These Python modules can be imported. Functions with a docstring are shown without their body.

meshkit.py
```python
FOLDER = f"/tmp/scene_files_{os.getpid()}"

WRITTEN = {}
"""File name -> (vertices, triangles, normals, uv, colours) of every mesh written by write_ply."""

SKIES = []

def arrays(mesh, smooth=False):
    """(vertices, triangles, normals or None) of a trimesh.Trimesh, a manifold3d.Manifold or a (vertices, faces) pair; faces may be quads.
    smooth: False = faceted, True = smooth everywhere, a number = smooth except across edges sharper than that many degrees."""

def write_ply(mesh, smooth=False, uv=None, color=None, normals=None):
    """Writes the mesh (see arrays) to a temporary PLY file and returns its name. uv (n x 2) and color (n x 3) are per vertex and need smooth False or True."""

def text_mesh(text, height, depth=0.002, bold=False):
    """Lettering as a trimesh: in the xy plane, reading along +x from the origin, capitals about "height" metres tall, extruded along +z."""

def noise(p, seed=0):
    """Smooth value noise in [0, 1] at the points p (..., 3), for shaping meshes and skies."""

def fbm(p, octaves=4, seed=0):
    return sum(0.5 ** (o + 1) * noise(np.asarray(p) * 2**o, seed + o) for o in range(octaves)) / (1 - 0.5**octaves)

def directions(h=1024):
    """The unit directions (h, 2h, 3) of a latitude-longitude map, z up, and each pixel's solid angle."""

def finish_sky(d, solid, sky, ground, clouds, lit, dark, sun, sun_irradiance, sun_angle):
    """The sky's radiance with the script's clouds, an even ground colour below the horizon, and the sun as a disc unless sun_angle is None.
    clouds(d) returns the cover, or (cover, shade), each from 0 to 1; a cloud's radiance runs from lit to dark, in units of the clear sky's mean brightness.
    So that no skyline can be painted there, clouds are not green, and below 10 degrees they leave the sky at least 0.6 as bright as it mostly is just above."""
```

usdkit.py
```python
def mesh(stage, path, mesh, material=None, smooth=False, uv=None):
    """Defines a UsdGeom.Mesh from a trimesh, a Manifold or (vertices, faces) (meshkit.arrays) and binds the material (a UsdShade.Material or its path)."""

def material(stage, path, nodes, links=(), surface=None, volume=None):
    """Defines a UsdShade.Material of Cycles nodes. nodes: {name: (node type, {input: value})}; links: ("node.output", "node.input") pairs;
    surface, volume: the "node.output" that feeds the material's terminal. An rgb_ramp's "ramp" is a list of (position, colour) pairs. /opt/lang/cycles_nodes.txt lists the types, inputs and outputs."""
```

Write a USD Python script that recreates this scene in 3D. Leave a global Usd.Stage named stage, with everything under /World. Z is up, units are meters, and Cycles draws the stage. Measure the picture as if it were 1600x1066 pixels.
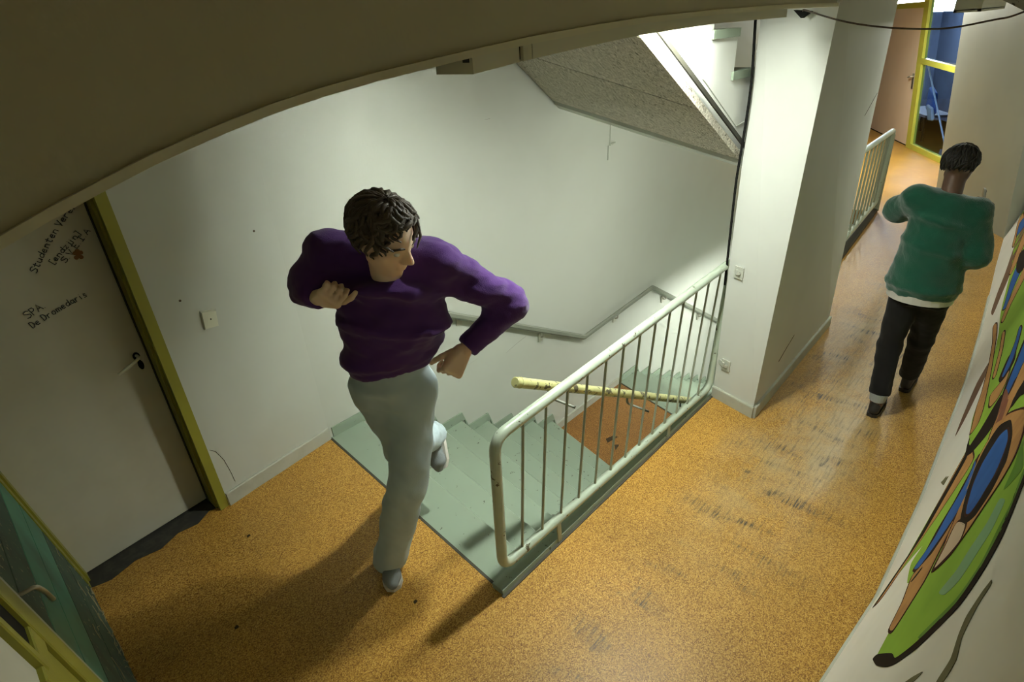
import math, random
import numpy as np
import trimesh, manifold3d as m3
import shapely.geometry as sg
from shapely import affinity
import usdkit, meshkit
from pxr import Usd, UsdGeom, UsdLux, UsdShade, Gf, Sdf

stage = Usd.Stage.CreateInMemory()
UsdGeom.SetStageUpAxis(stage, 'Z')
UsdGeom.SetStageMetersPerUnit(stage, 1.0)
UsdGeom.Xform.Define(stage, '/World')
rng = random.Random(11)
nrng = np.random.default_rng(11)

# ---------------------------------------------------------------- camera, exposure, lamps
CAM_H = 2.6
cam = UsdGeom.Camera.Define(stage, '/World/security_camera_view')
RIGHT, UP, FWD = (0.67993, -0.73106, -0.05692), (0.38169, 0.28658, 0.87874), (0.62610, 0.61921, -0.47390)
cam.AddTransformOp().Set(Gf.Matrix4d(*RIGHT, 0, *UP, 0, *[-c for c in FWD], 0, 0, 0, CAM_H, 1))
cam.CreateHorizontalApertureAttr(36.0)
cam.CreateVerticalApertureAttr(36.0 * 1066 / 1600)
cam.CreateFocalLengthAttr(36.0 * 889.13 / 1600)
cam.CreateExposureAttr(0.0)
LAMP_A, LAMP_B_ADDED = (170.0, -3.0), (2100.0, 55.0)      # stair lamp and one added for its wall: strength, tilt towards the stairs
LAMP_LOWER, LAMP_PILLAR_ADDED, LAMP_CORRIDOR, LAMP_MID, LAMP_ROOM = 390.0, 190.0, 225.0, 58.0, 90.0
UsdGeom.Scope.Define(stage, '/World/Looks')

# ---------------------------------------------------------------- helpers
def mat(name, nodes, links=(), surface='p.BSDF'):
    return usdkit.material(stage, '/World/Looks/' + name, nodes, links, surface=surface)

def paint(name, col, rough=.55, dirt=.12, dirt_scale=3.0, dark=(.25, .24, .18), bump=.12, bscale=60.0, chips=0.0, chip_col=(.05, .045, .035), chip_scale=14.0, spec=.4):
    """A painted surface with faint cloudy dirt, a fine roller grain and, if asked for, chips."""
    n = {'g': ('geometry', {}),
         'n1': ('noise_texture', {'scale': dirt_scale, 'detail': 6.0, 'roughness': .6}),
         'r1': ('rgb_ramp', {'ramp': [(0.0, (0, 0, 0)), (.45, (0, 0, 0)), (.8, (1, 1, 1)), (1.0, (1, 1, 1))]}),
         'm0': ('math', {'math_type': 'multiply', 'value2': dirt}),
         'mx': ('mix_color', {'a': col, 'b': dark}),
         'n2': ('noise_texture', {'scale': bscale, 'detail': 3.0}),
         'bp': ('bump', {'strength': bump, 'distance': .004}),
         'p': ('principled_bsdf', {'roughness': rough, 'specular_ior_level': spec})}
    l = [('g.position', 'n1.vector'), ('g.position', 'n2.vector'), ('n1.fac', 'r1.fac'), ('r1.color', 'm0.value1'), ('m0.value', 'mx.fac'),
         ('n2.fac', 'bp.height'), ('bp.normal', 'p.normal')]
    src = 'mx.result'
    if chips > 0:
        n['n3'] = ('noise_texture', {'scale': chip_scale, 'detail': 5.0, 'roughness': .65})
        n['r3'] = ('rgb_ramp', {'ramp': [(0.0, (0, 0, 0)), (1 - chips - .02, (0, 0, 0)), (1 - chips, (1, 1, 1)), (1.0, (1, 1, 1))]})
        n['mc'] = ('mix_color', {'b': chip_col})
        l += [('g.position', 'n3.vector'), ('n3.fac', 'r3.fac'), ('r3.color', 'mc.fac'), (src, 'mc.a')]
        src = 'mc.result'
    l.append((src, 'p.base_color'))
    return mat(name, n, l)

def plain(name, col, rough=.5, metal=0.0, spec=.5, **kw):
    return mat(name, {'p': ('principled_bsdf', {'base_color': col, 'roughness': rough, 'metallic': metal, 'specular_ior_level': spec, **kw})})

def glow(name, col, strength):
    return mat(name, {'e': ('emission', {'color': col, 'strength': strength})}, surface='e.emission')

used = {}
def path_for(name, parent=None):
    base = (parent if parent else '/World') + '/' + name
    k = used.get(base, 0); used[base] = k + 1
    return base if k == 0 else '%s_%03d' % (base, k)

def tag(prim, label=None, cat=None, group=None, kind=None):
    for k, v in (('label', label), ('category', cat), ('group', group), ('kind', kind)):
        if v: prim.SetCustomDataByKey(k, v)

def obj(name, mesh, material, parent=None, smooth=False, **tags):
    if isinstance(mesh, (list, tuple)) and not (len(mesh) == 2 and isinstance(mesh[0], np.ndarray)):
        mesh = trimesh.util.concatenate([tm(x) for x in mesh])
    p = path_for(name, parent)
    m = usdkit.mesh(stage, p, mesh, material, smooth=smooth)
    tag(m.GetPrim(), **tags)
    return p

def thing(name, loc=(0, 0, 0), **tags):
    p = path_for(name)
    x = UsdGeom.Xform.Define(stage, p)
    if any(loc): x.AddTranslateOp().Set(Gf.Vec3d(*loc))
    tag(x.GetPrim(), **tags)
    return p

def tm(x):
    if hasattr(x, 'to_mesh'):
        k = x.to_mesh(); return trimesh.Trimesh(k.vert_properties[:, :3], k.tri_verts, process=False)
    return x

def box(x0, y0, z0, x1, y1, z1):
    b = trimesh.creation.box([abs(x1 - x0), abs(y1 - y0), abs(z1 - z0)])
    b.apply_translation([(x0 + x1) / 2, (y0 + y1) / 2, (z0 + z1) / 2]); return b

def hull(pts):
    return trimesh.convex.convex_hull(np.asarray(pts, float))

def bar(a, b, w, h, up=(0, 0, 1), round_=0.0):
    """Rectangular bar from a to b, w across and h along up."""
    a, b, up = np.array(a, float), np.array(b, float), np.array(up, float)
    d = (b - a) / np.linalg.norm(b - a); s = np.cross(d, up); s /= np.linalg.norm(s); u = np.cross(s, d)
    if round_ <= 0:
        return hull([p + s * i * w / 2 + u * j * h / 2 for p in (a, b) for i in (-1, 1) for j in (-1, 1)])
    pts = []
    for p in (a, b):
        for i in (-1, 1):
            for j in (-1, 1):
                pts += [p + s * i * (w / 2 - round_) + u * j * h / 2, p + s * i * w / 2 + u * j * (h / 2 - round_)]
    return hull(pts)

def tube(pts, r, n=12, closed_ends=True):
    """Round tube swept along a polyline, r a number or one per point."""
    pts = np.asarray(pts, float); r = np.broadcast_to(np.asarray(r, float), len(pts))
    t = np.gradient(pts, axis=0); t /= np.linalg.norm(t, axis=1, keepdims=True)
    ref = np.array([0, 0, 1.0]) if abs(t[0][2]) < .9 else np.array([1.0, 0, 0])
    s = np.cross(t[0], ref); s /= np.linalg.norm(s); v, f = [], []
    ang = np.linspace(0, 2 * np.pi, n, endpoint=False)
    for i in range(len(pts)):
        s = s - t[i] * (s @ t[i]); s /= np.linalg.norm(s); u = np.cross(t[i], s)
        v += [pts[i] + r[i] * (np.cos(a) * s + np.sin(a) * u) for a in ang]
    for i in range(len(pts) - 1):
        for k in range(n):
            a, b = i * n + k, i * n + (k + 1) % n
            f += [[a, b, b + n], [a, b + n, a + n]]
    if closed_ends:
        c0 = len(v); v += [pts[0], pts[-1]]
        for k in range(n):
            f += [[c0, (k + 1) % n, k], [c0 + 1, (len(pts) - 1) * n + k, (len(pts) - 1) * n + (k + 1) % n]]
    return trimesh.Trimesh(np.array(v), np.array(f), process=False)

def rounded_path(pts, rad, seg=7):
    """Polyline with its inner corners rounded."""
    pts = [np.array(p, float) for p in pts]; out = [pts[0]]
    for a, b, c in zip(pts, pts[1:], pts[2:]):
        u, w = (a - b) / np.linalg.norm(a - b), (c - b) / np.linalg.norm(c - b)
        for t in np.linspace(0, 1, seg):
            p, q = b + u * rad * (1 - t), b + w * rad * t
            out.append(p * (1 - t) + q * t)
    return np.array(out + [pts[-1]])

def wall_strip(line, z0, z1, thick, lean=(0, 0), zs=None):
    """Upright slab that follows a plan line; thick to the left of the line's direction (negative: right); lean shifts it sideways per metre of height."""
    line = np.asarray(line, float); d = np.gradient(line, axis=0); d /= np.linalg.norm(d, axis=1, keepdims=True)
    nrm = np.stack([-d[:, 1], d[:, 0]], 1); zs = [z0, z1] if zs is None else zs
    v, f = [], []; k = len(line); lx, ly = lean
    for off in (0, thick):
        for z in zs:
            v += [[p[0] + q[0] * off + lx * z, p[1] + q[1] * off + ly * z, z] for p, q in zip(line, nrm)]
    nz = len(zs)
    def q(a, b, c, d_): f.extend([[a, b, c], [a, c, d_]])
    for j in range(nz - 1):
        for i in range(k - 1):
            a = j * k + i; q(a, a + 1, a + k + 1, a + k)
            a += nz * k; q(a + 1, a, a + k, a + k + 1)
    o = nz * k
    for i in range(k - 1):
        q(i + 1, i, o + i, o + i + 1); t = (nz - 1) * k; q(t + i, t + i + 1, o + t + i + 1, o + t + i)
    for j in range(nz - 1):
        a = j * k; q(a, a + k, o + a + k, o + a); a += k - 1; q(a + k, a, o + a, o + a + k)
    m = trimesh.Trimesh(np.array(v), np.array(f), process=False)
    m.fix_normals(); return m

def extrude_z(poly, z0, z1):
    m = trimesh.creation.extrude_polygon(poly, z1 - z0, engine='earcut'); m.apply_translation([0, 0, z0]); return m

# ---------------------------------------------------------------- materials
M = {}
M['white'] = paint('white_wall_paint', (.50, .515, .455), dirt=.10, dirt_scale=1.6, bump=.10)
M['pillar'] = paint('pillar_paint', (.58, .59, .54), dirt=.10, dirt_scale=2.5, bump=.10)
M['cream'] = paint('cream_wall_paint', (.55, .54, .44), dirt=.2, dirt_scale=1.8)
M['end_wall'] = paint('end_wall_paint', (.50, .52, .44), dirt=.15, dirt_scale=2.0)
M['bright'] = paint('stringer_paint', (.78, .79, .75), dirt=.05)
M['beam'] = paint('beam_paint', (.50, .46, .32), dirt=.15, dirt_scale=2.0, bump=.2)
M['beam_trim'] = paint('beam_trim_paint', (.66, .62, .46), dirt=.2, dirt_scale=4.0)
M['casing'] = paint('casing_paint', (.62, .60, .47), dirt=.12)
M['dark_gap'] = plain('dark_gap', (.035, .032, .022), .8)
M['base'] = paint('baseboard_paint', (.43, .435, .36), dirt=.35, dirt_scale=9.0)
M['stair'] = paint('stair_paint', (.265, .33, .25), rough=.42, dirt=.22, dirt_scale=3.0, bump=.10, chips=.325, chip_scale=20.0, chip_col=(.10, .11, .08))
M['rail'] = paint('railing_paint', (.43, .50, .395), rough=.32, dirt=.25, dirt_scale=12.0, bump=.08, bscale=120.0, chips=.345, chip_scale=15.0, chip_col=(.09, .08, .05))
M['hand'] = paint('handrail_paint', (.20, .215, .17), rough=.38, dirt=.25, dirt_scale=10.0, chips=.22, chip_scale=40.0)
M['yellow_rail'] = paint('yellow_rail_paint', (.52, .51, .22), rough=.4, dirt=.5, dirt_scale=14.0, dark=(.34, .34, .2), chips=.42, chip_scale=20.0, chip_col=(.10, .09, .05))
M['yellow'] = paint('yellow_frame_paint', (.27, .255, .032), rough=.45, dirt=.3, dirt_scale=8.0, dark=(.16, .15, .05))
M['lime'] = paint('lime_frame_paint', (.50, .50, .07), rough=.4, dirt=.15, dirt_scale=8.0)
M['door'] = paint('door_paint', (.56, .545, .45), dirt=.22, dirt_scale=3.5, dark=(.3, .28, .18), bump=.06)
M['pink_door'] = paint('pink_door_paint', (.80, .66, .52), dirt=.08, bump=.05)
M['teal'] = paint('teal_board_paint', (.055, .20, .135), rough=.5, dirt=.75, dirt_scale=2.6, dark=(.02, .035, .025), chips=.30, chip_scale=26.0, chip_col=(.16, .18, .12))
M['metal'] = plain('brushed_metal', (.55, .53, .46), .35, .85)
M['grey_metal'] = paint('grey_bracket_paint', (.48, .49, .42), rough=.4)
M['black'] = plain('black_rubber', (.010, .010, .009), .8, spec=.05)
M['ink'] = plain('marker_ink', (.03, .03, .035), .6)
M['plastic'] = plain('ivory_plastic', (.62, .62, .48), .35)
M['wood_dark'] = plain('dark_edge', (.05, .045, .03), .7)

# speckled sheet flooring with scuffed, worn lanes
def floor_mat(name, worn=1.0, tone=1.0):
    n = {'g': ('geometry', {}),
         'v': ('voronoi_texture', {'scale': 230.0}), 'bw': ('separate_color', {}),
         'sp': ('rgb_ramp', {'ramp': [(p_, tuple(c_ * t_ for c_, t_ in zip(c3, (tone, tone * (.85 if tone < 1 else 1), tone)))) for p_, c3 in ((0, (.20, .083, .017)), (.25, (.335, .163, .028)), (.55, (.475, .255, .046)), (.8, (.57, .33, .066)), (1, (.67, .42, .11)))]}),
         'big': ('noise_texture', {'scale': 1.3, 'detail': 4.0}),
         'bigr': ('rgb_ramp', {'ramp': [(.3, (.80, .80, .80)), (.7, (1.08, 1.06, 1.02))]}),
         'mb': ('mix_color', {'blend_type': 'multiply', 'fac': 1.0}),
         # lanes of wear: the middle of the corridor is rubbed pale and grey
         'sx': ('separate_xyz', {}),
         'd0': ('math', {'math_type': 'subtract', 'value2': .74}), 'd1': ('math', {'math_type': 'absolute'}),
         'd2': ('map_range', {'from_min': .18, 'from_max': .52, 'to_min': 1.0, 'to_max': 0.0, 'clamp': True}),
         'x2': ('map_range', {'from_min': 1.9, 'from_max': 3.4, 'to_min': 0.0, 'to_max': 1.0, 'clamp': True}),
         'wn': ('noise_texture', {'scale': 2.6, 'detail': 5.0, 'roughness': .65}),
         'wr': ('rgb_ramp', {'ramp': [(.36, (0, 0, 0)), (.62, (1, 1, 1))]}),
         'w1': ('math', {'math_type': 'multiply'}), 'w2': ('math', {'math_type': 'multiply'}), 'w3': ('math', {'math_type': 'multiply', 'value2': .75 * worn}),
         'mw': ('mix_color', {'b': (.40, .31, .17)}),
         # fine scratches along the corridor
         'ms': ('mapping', {'scale': (5.0, 70.0, 1.0), 'rotation': (0, 0, .28)}), 'sn': ('noise_texture', {'scale': 1.0, 'detail': 4.0, 'roughness': .6}),
         'sr': ('rgb_ramp', {'ramp': [(.50, (0, 0, 0)), (.62, (1, 1, 1))]}),
         # dark heel smears across it
         'mk': ('mapping', {'scale': (4.2, 1.35, 1.0), 'rotation': (0, 0, .12)}), 'kn': ('noise_texture', {'scale': 1.45, 'detail': 3.0, 'roughness': .55, 'distortion': .4}),
         'kr': ('rgb_ramp', {'ramp': [(.545, (0, 0, 0)), (.66, (1, 1, 1))]}),
         'k1': ('math', {'math_type': 'multiply'}), 'k2': ('math', {'math_type': 'add', 'value2': .25}), 'k3': ('math', {'math_type': 'multiply'}),
         'k4': ('math', {'math_type': 'multiply', 'value2': .85 * worn}), 's4': ('math', {'math_type': 'multiply', 'value2': .42 * worn}), 's5': ('math', {'math_type': 'multiply'}),
         'mks': ('mix_color', {'b': (.075, .06, .04)}), 'mss': ('mix_color', {'b': (.13, .10, .055)}),
         'bn': ('noise_texture', {'scale': 140.0, 'detail': 2.0}), 'bp': ('bump', {'strength': .12, 'distance': .003}),
         'p': ('principled_bsdf', {'roughness': .42, 'specular_ior_level': .35})}
    l = [('g.position', 'v.vector'), ('v.color', 'bw.color'), ('bw.r', 'sp.fac'), ('g.position', 'big.vector'), ('big.fac', 'bigr.fac'), ('sp.color', 'mb.a'), ('bigr.color', 'mb.b'),
         ('g.position', 'sx.vector'), ('sx.y', 'd0.value1'), ('d0.value', 'd1.value1'), ('d1.value', 'd2.value'), ('sx.x', 'x2.value'), ('g.position', 'wn.vector'), ('wn.fac', 'wr.fac'),
         ('d2.result', 'w1.value1'), ('x2.result', 'w1.value2'), ('w1.value', 'w2.value1'), ('wr.color', 'w2.value2'), ('w2.value', 'w3.value1'), ('w3.value', 'mw.fac'), ('mb.result', 'mw.a'),
         ('g.position', 'ms.vector'), ('ms.vector', 'sn.vector'), ('sn.fac', 'sr.fac'), ('g.position', 'mk.vector'), ('mk.vector', 'kn.vector'), ('kn.fac', 'kr.fac'),
         ('sr.color', 'k2.value1'), ('kr.color', 'k1.value1'), ('k2.value', 'k1.value2'), ('k1.value', 'k3.value1'), ('d2.result', 'k3.value2'), ('k3.value', 'k4.value1'),
         ('sr.color', 's5.value1'), ('w1.value', 's5.value2'), ('s5.value', 's4.value1'), ('s4.value', 'mss.fac'), ('mw.result', 'mss.a'), ('mss.result', 'mks.a'), ('k4.value', 'mks.fac'),
         ('mks.result', 'p.base_color'), ('g.position', 'bn.vector'), ('bn.fac', 'bp.height'), ('bp.normal', 'p.normal')]
    return mat(name, n, l)
M['floor'] = floor_mat('speckled_floor')
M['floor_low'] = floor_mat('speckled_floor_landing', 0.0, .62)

M['woodwool'] = mat('woodwool_board', {
    'g': ('geometry', {}), 'mp': ('mapping', {'scale': (34, 60, 44)}), 'n': ('noise_texture', {'scale': 1.0, 'detail': 4.0, 'roughness': .75, 'distortion': 1.5}),
    'r': ('rgb_ramp', {'ramp': [(.34, (.05, .045, .035)), (.43, (.40, .37, .30)), (.58, (.62, .58, .49)), (.68, (.85, .80, .70))]}),
    'b': ('bump', {'strength': .8, 'distance': .01}), 'p': ('principled_bsdf', {'roughness': .9, 'specular_ior_level': .1})},
    [('g.position', 'mp.vector'), ('mp.vector', 'n.vector'), ('n.fac', 'r.fac'), ('r.color', 'p.base_color'), ('n.fac', 'b.height'), ('b.normal', 'p.normal')])
M['glass'] = mat('window_pane', {'t': ('transparent_bsdf', {'color': (.72, .83, .97)}), 'g': ('glossy_bsdf', {'color': (.9, .95, 1), 'roughness': .06}), 'f': ('layer_weight', {'blend': .5}), 'w': ('math', {'math_type': 'power', 'value2': 4.0}), 'k': ('math', {'math_type': 'multiply_add', 'value2': .30, 'value3': .03}), 'x': ('mix_closure', {})},
    [('f.facing', 'w.value1'), ('w.value', 'k.value1'), ('k.value', 'x.fac'), ('t.BSDF', 'x.closure1'), ('g.BSDF', 'x.closure2')], surface='x.closure')

# ---------------------------------------------------------------- setting: floors
RAIL_Y = 1.535
hole = sg.Polygon([(1.352, 1.572), (1.475, 3.52), (9.3, 3.52), (9.62, 1.84), (7.59, 1.63), (5.6, 1.515), (3.72, 1.507), (2.35, 1.515)])
plan = sg.Polygon([(-.45, -.7), (19, -.7), (19, 6.5), (9.0, 6.5), (9.0, 3.6), (-.45, 3.6)])
obj('floor', extrude_z(plan.difference(hole), -.22, 0), M['floor'], label='orange speckled sheet floor of the corridor, scuffed along the middle', kind='structure')
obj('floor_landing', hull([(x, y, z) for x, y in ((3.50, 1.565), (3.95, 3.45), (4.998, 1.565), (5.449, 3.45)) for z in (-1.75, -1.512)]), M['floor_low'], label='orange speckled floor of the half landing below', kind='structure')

M['scuff'] = plain('dark_scuff', (.05, .035, .02), .8, spec=.1)
def fleck(path, pts, z, label=None):
    c = np.mean(pts, 0); p_ = sg.Polygon(pts).buffer(.004)
    obj('scuff_mark', extrude_z(p_, z, z + .0012), M['scuff'], path, label=label)
for pts in ([(4.32, 2.86), (4.47, 2.83), (4.45, 2.88), (4.36, 2.91)], [(4.27, 2.72), (4.36, 2.74), (4.33, 2.77)], [(4.98, 2.42), (5.01, 2.41), (5.01, 2.44)], [(4.72, 2.33), (4.74, 2.32), (4.74, 2.35)]): fleck('/World/floor_landing', pts, -1.512)
for x, y in ((1.00, 1.83), (.30, 2.42), (.62, 2.98)): fleck('/World/floor', [(x, y), (x + .014, y + .002), (x + .012, y + .012), (x + .002, y + .010)], 0)

# ---------------------------------------------------------------- setting: walls
back_line = [(.655, 3.345), (.86, 3.376), (1.06, 3.398), (1.27, 3.425), (1.475, 3.449), (2.2, 3.455), (5.0, 3.46), (9.3, 3.47)]
obj('wall_back', wall_strip(back_line, -4.2, 4.6, .16), M['white'], label='white wall along the stairwell with the handrail', kind='structure')
obj('wall_back', box(-.5, 3.36, 2.1, .66, 3.6, 4.6), M['white'], label='white wall above the door at the left', kind='structure')
LK = .10   # the left wall leans outward a little
def lw(y, z, off=0.0): return (-.14 - LK * z + off, y, z)
obj('wall_left', hull([lw(y, z, o) for y in (-1.0, 1.93) for z in (-.1, 2.9) for o in (0, -.15)]), M['cream'], label='cream wall at the left end of the corridor', kind='structure')
MB = np.array([(-1.0, .16), (1.0, .14), (1.9, .127), (2.538, .063), (3.433, .047), (4.7, .064), (5.06, .069), (6.1, .114), (7.0, .165), (8.03, .227), (9.134, .28)])
MT = -.36
def mural_y(x, z): return np.interp(x, MB[:, 0], MB[:, 1]) * (1 - z / 2.6) + MT * z / 2.6
xs = np.unique(np.concatenate([np.linspace(-1, 9.134, 45), MB[:, 0]]))
v, f = [], []; zs = np.linspace(-.1, 2.9, 7)
for o in (0, -.15):
    for z in zs: v += [[x, mural_y(x, z) + o, z] for x in xs]
k = len(xs); nz = len(zs)
for j in range(nz - 1):
    for i in range(k - 1):
        a = j * k + i; f += [[a, a + 1, a + k + 1], [a, a + k + 1, a + k]]
        a += nz * k; f += [[a + 1, a, a + k + 1], [a, a + k, a + k + 1]]
rim = list(range(k)) + [j * k + k - 1 for j in range(1, nz)] + [(nz - 1) * k + i for i in range(k - 2, -1, -1)] + [j * k for j in range(nz - 2, 0, -1)]
for a, b in zip(rim, rim[1:] + rim[:1]): f += [[b, a, a + nz * k], [b, a + nz * k, b + nz * k]]
wr = trimesh.Trimesh(np.array(v), np.array(f), process=False); wr.fix_normals()
M['mural_wall'] = paint('mural_wall_paint', (.82, .82, .76), dirt=.12, dirt_scale=2.2, bump=.06)
obj('wall_right', wr, M['mural_wall'], label='white plaster wall on the right that carries the spray painted mural', kind='structure')
EL = (-.02, .11)   # lean of the far end
obj('wall_end', wall_strip([(9.134, .28), (10.7, 1.29)], -.1, 3.0, -.2, EL), M['end_wall'], label='plain cream wall beyond the walking person in green', kind='structure')
obj('wall_end', wall_strip([(10.7, 1.29), (13.95, 1.62)], -.1, 3.0, -.2, EL), M['end_wall'], label='return of the cream end wall beside the glazed panel', kind='structure')

# pillar between corridor and stairs
pil = hull([(3.637, 1.155, 0), (3.728, 1.503, 0), (5.56, 1.503, 0), (5.483, 1.2, 0), (3.66, 1.075, 2.95), (3.735, 1.515, 2.95), (5.5, 1.515, 2.95), (5.44, 1.22, 2.95)])
obj('pillar', pil, M['pillar'], label='big white pillar between the stairs and the corridor', kind='structure')
def scratch(path, pts, r=.0016): obj('scratch', tube(pts, r, 5), M['scuff'], path)
scratch('/World/pillar', [(4.02, 1.150, .30), (4.16, 1.151, .36), (4.30, 1.153, .41)], .0018)
scratch('/World/pillar', [(5.05, 1.178, 1.92), (5.3, 1.186, 2.05)], .0014)
scratch('/World/wall_back', [(.700, 3.351, .42), (.730, 3.355, .33), (.742, 3.357, .22), (.747, 3.357, .14)], .0013)
scratch('/World/wall_back', [(.672, 3.346, .45), (.700, 3.351, .42)], .001)
for x, z, dx, dz in ((2.9, .02, .5, .10), (3.15, .10, .35, .09), (2.65, -.05, .4, .02), (3.4, -.14, .3, .06), (1.85, 1.78, .05, .02), (1.86, 1.80, .05, .02), (3.35, 2.02, .06, -.005)):
    scratch('/World/wall_back', [(x, 3.4545 + .001 * x, z), (x + dx * .5, 3.4545 + .001 * x, z + dz * .6), (x + dx, 3.4545 + .001 * (x + dx), z + dz)], .0012)
def strip_on(a, b, n, h, t, z=0.0):
    a, b, n = np.array(a, float), np.array(b, float), np.array(n, float)
    n /= np.linalg.norm(n); c = .25 * t
    return hull([(*(p + n * o), z + hh) for p in (a, b) for o, hh in ((-.01, 0), (t, 0), (t, h - c * 2), (t - c, h), (-.01, h))])
def bb(name, segs, h=.085, t=.014, label=None):
    obj(name, [strip_on(a, b, n, h, t) for a, b, n in segs], M['base'], label=label, kind='structure')
bb('baseboard_pillar', [((3.728, 1.503), (3.634, 1.145), (-1, .26)), ((3.634, 1.145), (5.483, 1.195), (.03, -1))], .095, .016, 'painted baseboard around the pillar')
bb('baseboard_back', [((.665, 3.347), (.86, 3.376), (.14, -1)), ((.86, 3.376), (1.06, 3.398), (.12, -1)), ((1.06, 3.398), (1.27, 3.425), (.12, -1)), ((1.27, 3.425), (1.475, 3.449), (.1, -1))], .1, .016, 'grey baseboard between the left door and the stairs')
obj('baseboard_landing', box(4.05, 3.435, -1.51, 5.42, 3.46, -1.42), M['base'], label='grey baseboard along the half landing', kind='structure')
nb = [(MB[i], MB[i + 1]) for i in range(1, len(MB) - 1)]
obj('baseboard_right', [hull([(p[0], p[1] + o, z) for p in (a, b) for o, z in ((-.03, 0), (.010, 0), (.006, .03), (-.03, .034))]) for a, b in nb if a[0] < 6.3], M['base'], label='thin white strip along the foot of the mural wall', kind='structure')

# ceilings, beam, casing
obj('ceiling', box(-.6, -.8, 2.78, 17.5, 1.30, 2.95), M['beam'], label='corridor ceiling', kind='structure')
obj('ceiling', box(-.6, 1.40, 2.53, 1.42, 3.6, 2.95), M['beam'], label='lower ceiling in front of the left door', kind='structure')
obj('ceiling', box(9.2, 1.30, 2.78, 19, 6.6, 2.95), M['beam'], label='ceiling at the far end of the corridor', kind='structure')
obj('ceiling_stairwell', box(1.2, 1.1, 4.6, 9.5, 3.7, 4.75), M['white'], label='ceiling high over the stairwell', kind='structure')
obj('wall_stairwell', [box(1.2, 1.12, 2.95, 9.5, 1.30, 4.6), box(9.3, 1.6, 2.78, 9.5, 3.6, 4.6)], M['white'], label='upper walls closing the stairwell', kind='structure')
obj('wall_stairwell', [box(3.74, 1.30, -4.2, 9.5, 1.562, -.22), box(9.3, 1.3, -4.2, 9.5, 3.6, -.2), box(1.0, 1.3, -4.2, 1.2, 3.6, -.22), box(1.0, 1.3, -.9, 3.74, 1.50, -.22)], M['white'], label='lower walls of the stairwell', kind='structure')
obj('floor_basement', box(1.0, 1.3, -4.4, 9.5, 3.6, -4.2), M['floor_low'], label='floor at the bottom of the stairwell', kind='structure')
bz = np.array([(-.6, 2.18), (.0, 2.347), (.062, 2.370), (.133, 2.396), (.21, 2.421), (.292, 2.446), (.394, 2.472), (.504, 2.496), (.613, 2.514), (.749, 2.531), (.912, 2.547), (1.005, 2.556), (1.207, 2.574), (1.51, 2.594), (1.78, 2.607), (2.26, 2.620), (2.94, 2.630), (3.62, 2.630)])
bx = np.unique(np.concatenate([np.linspace(-.6, 3.62, 60), bz[:, 0]]))
def beam_z(x): return np.interp(x, bz[:, 0], bz[:, 1])
face = sg.Polygon([(x, beam_z(x) + .016) for x in bx] + [(3.62, 2.95), (-.6, 2.95)])
def extrude_y(poly, y0, y1):
    m = trimesh.creation.extrude_polygon(poly, y1 - y0, engine='earcut')
    vv = m.vertices.copy(); m.vertices = np.stack([vv[:, 0], y0 + vv[:, 2], vv[:, 1]], 1); m.invert(); return m
beam = obj('beam', extrude_y(face, 1.085, 1.135), M['beam'], label='dark olive arched beam along the stair side of the corridor ceiling', kind='structure')
lo = sg.Polygon([(x, beam_z(x)) for x in bx] + [(x, beam_z(x) + .0165) for x in bx[::-1]])
obj('lower_trim', extrude_y(lo, 1.076, 1.135), M['beam_trim'], beam, label='paler strip along the lower edge of the beam')

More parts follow.
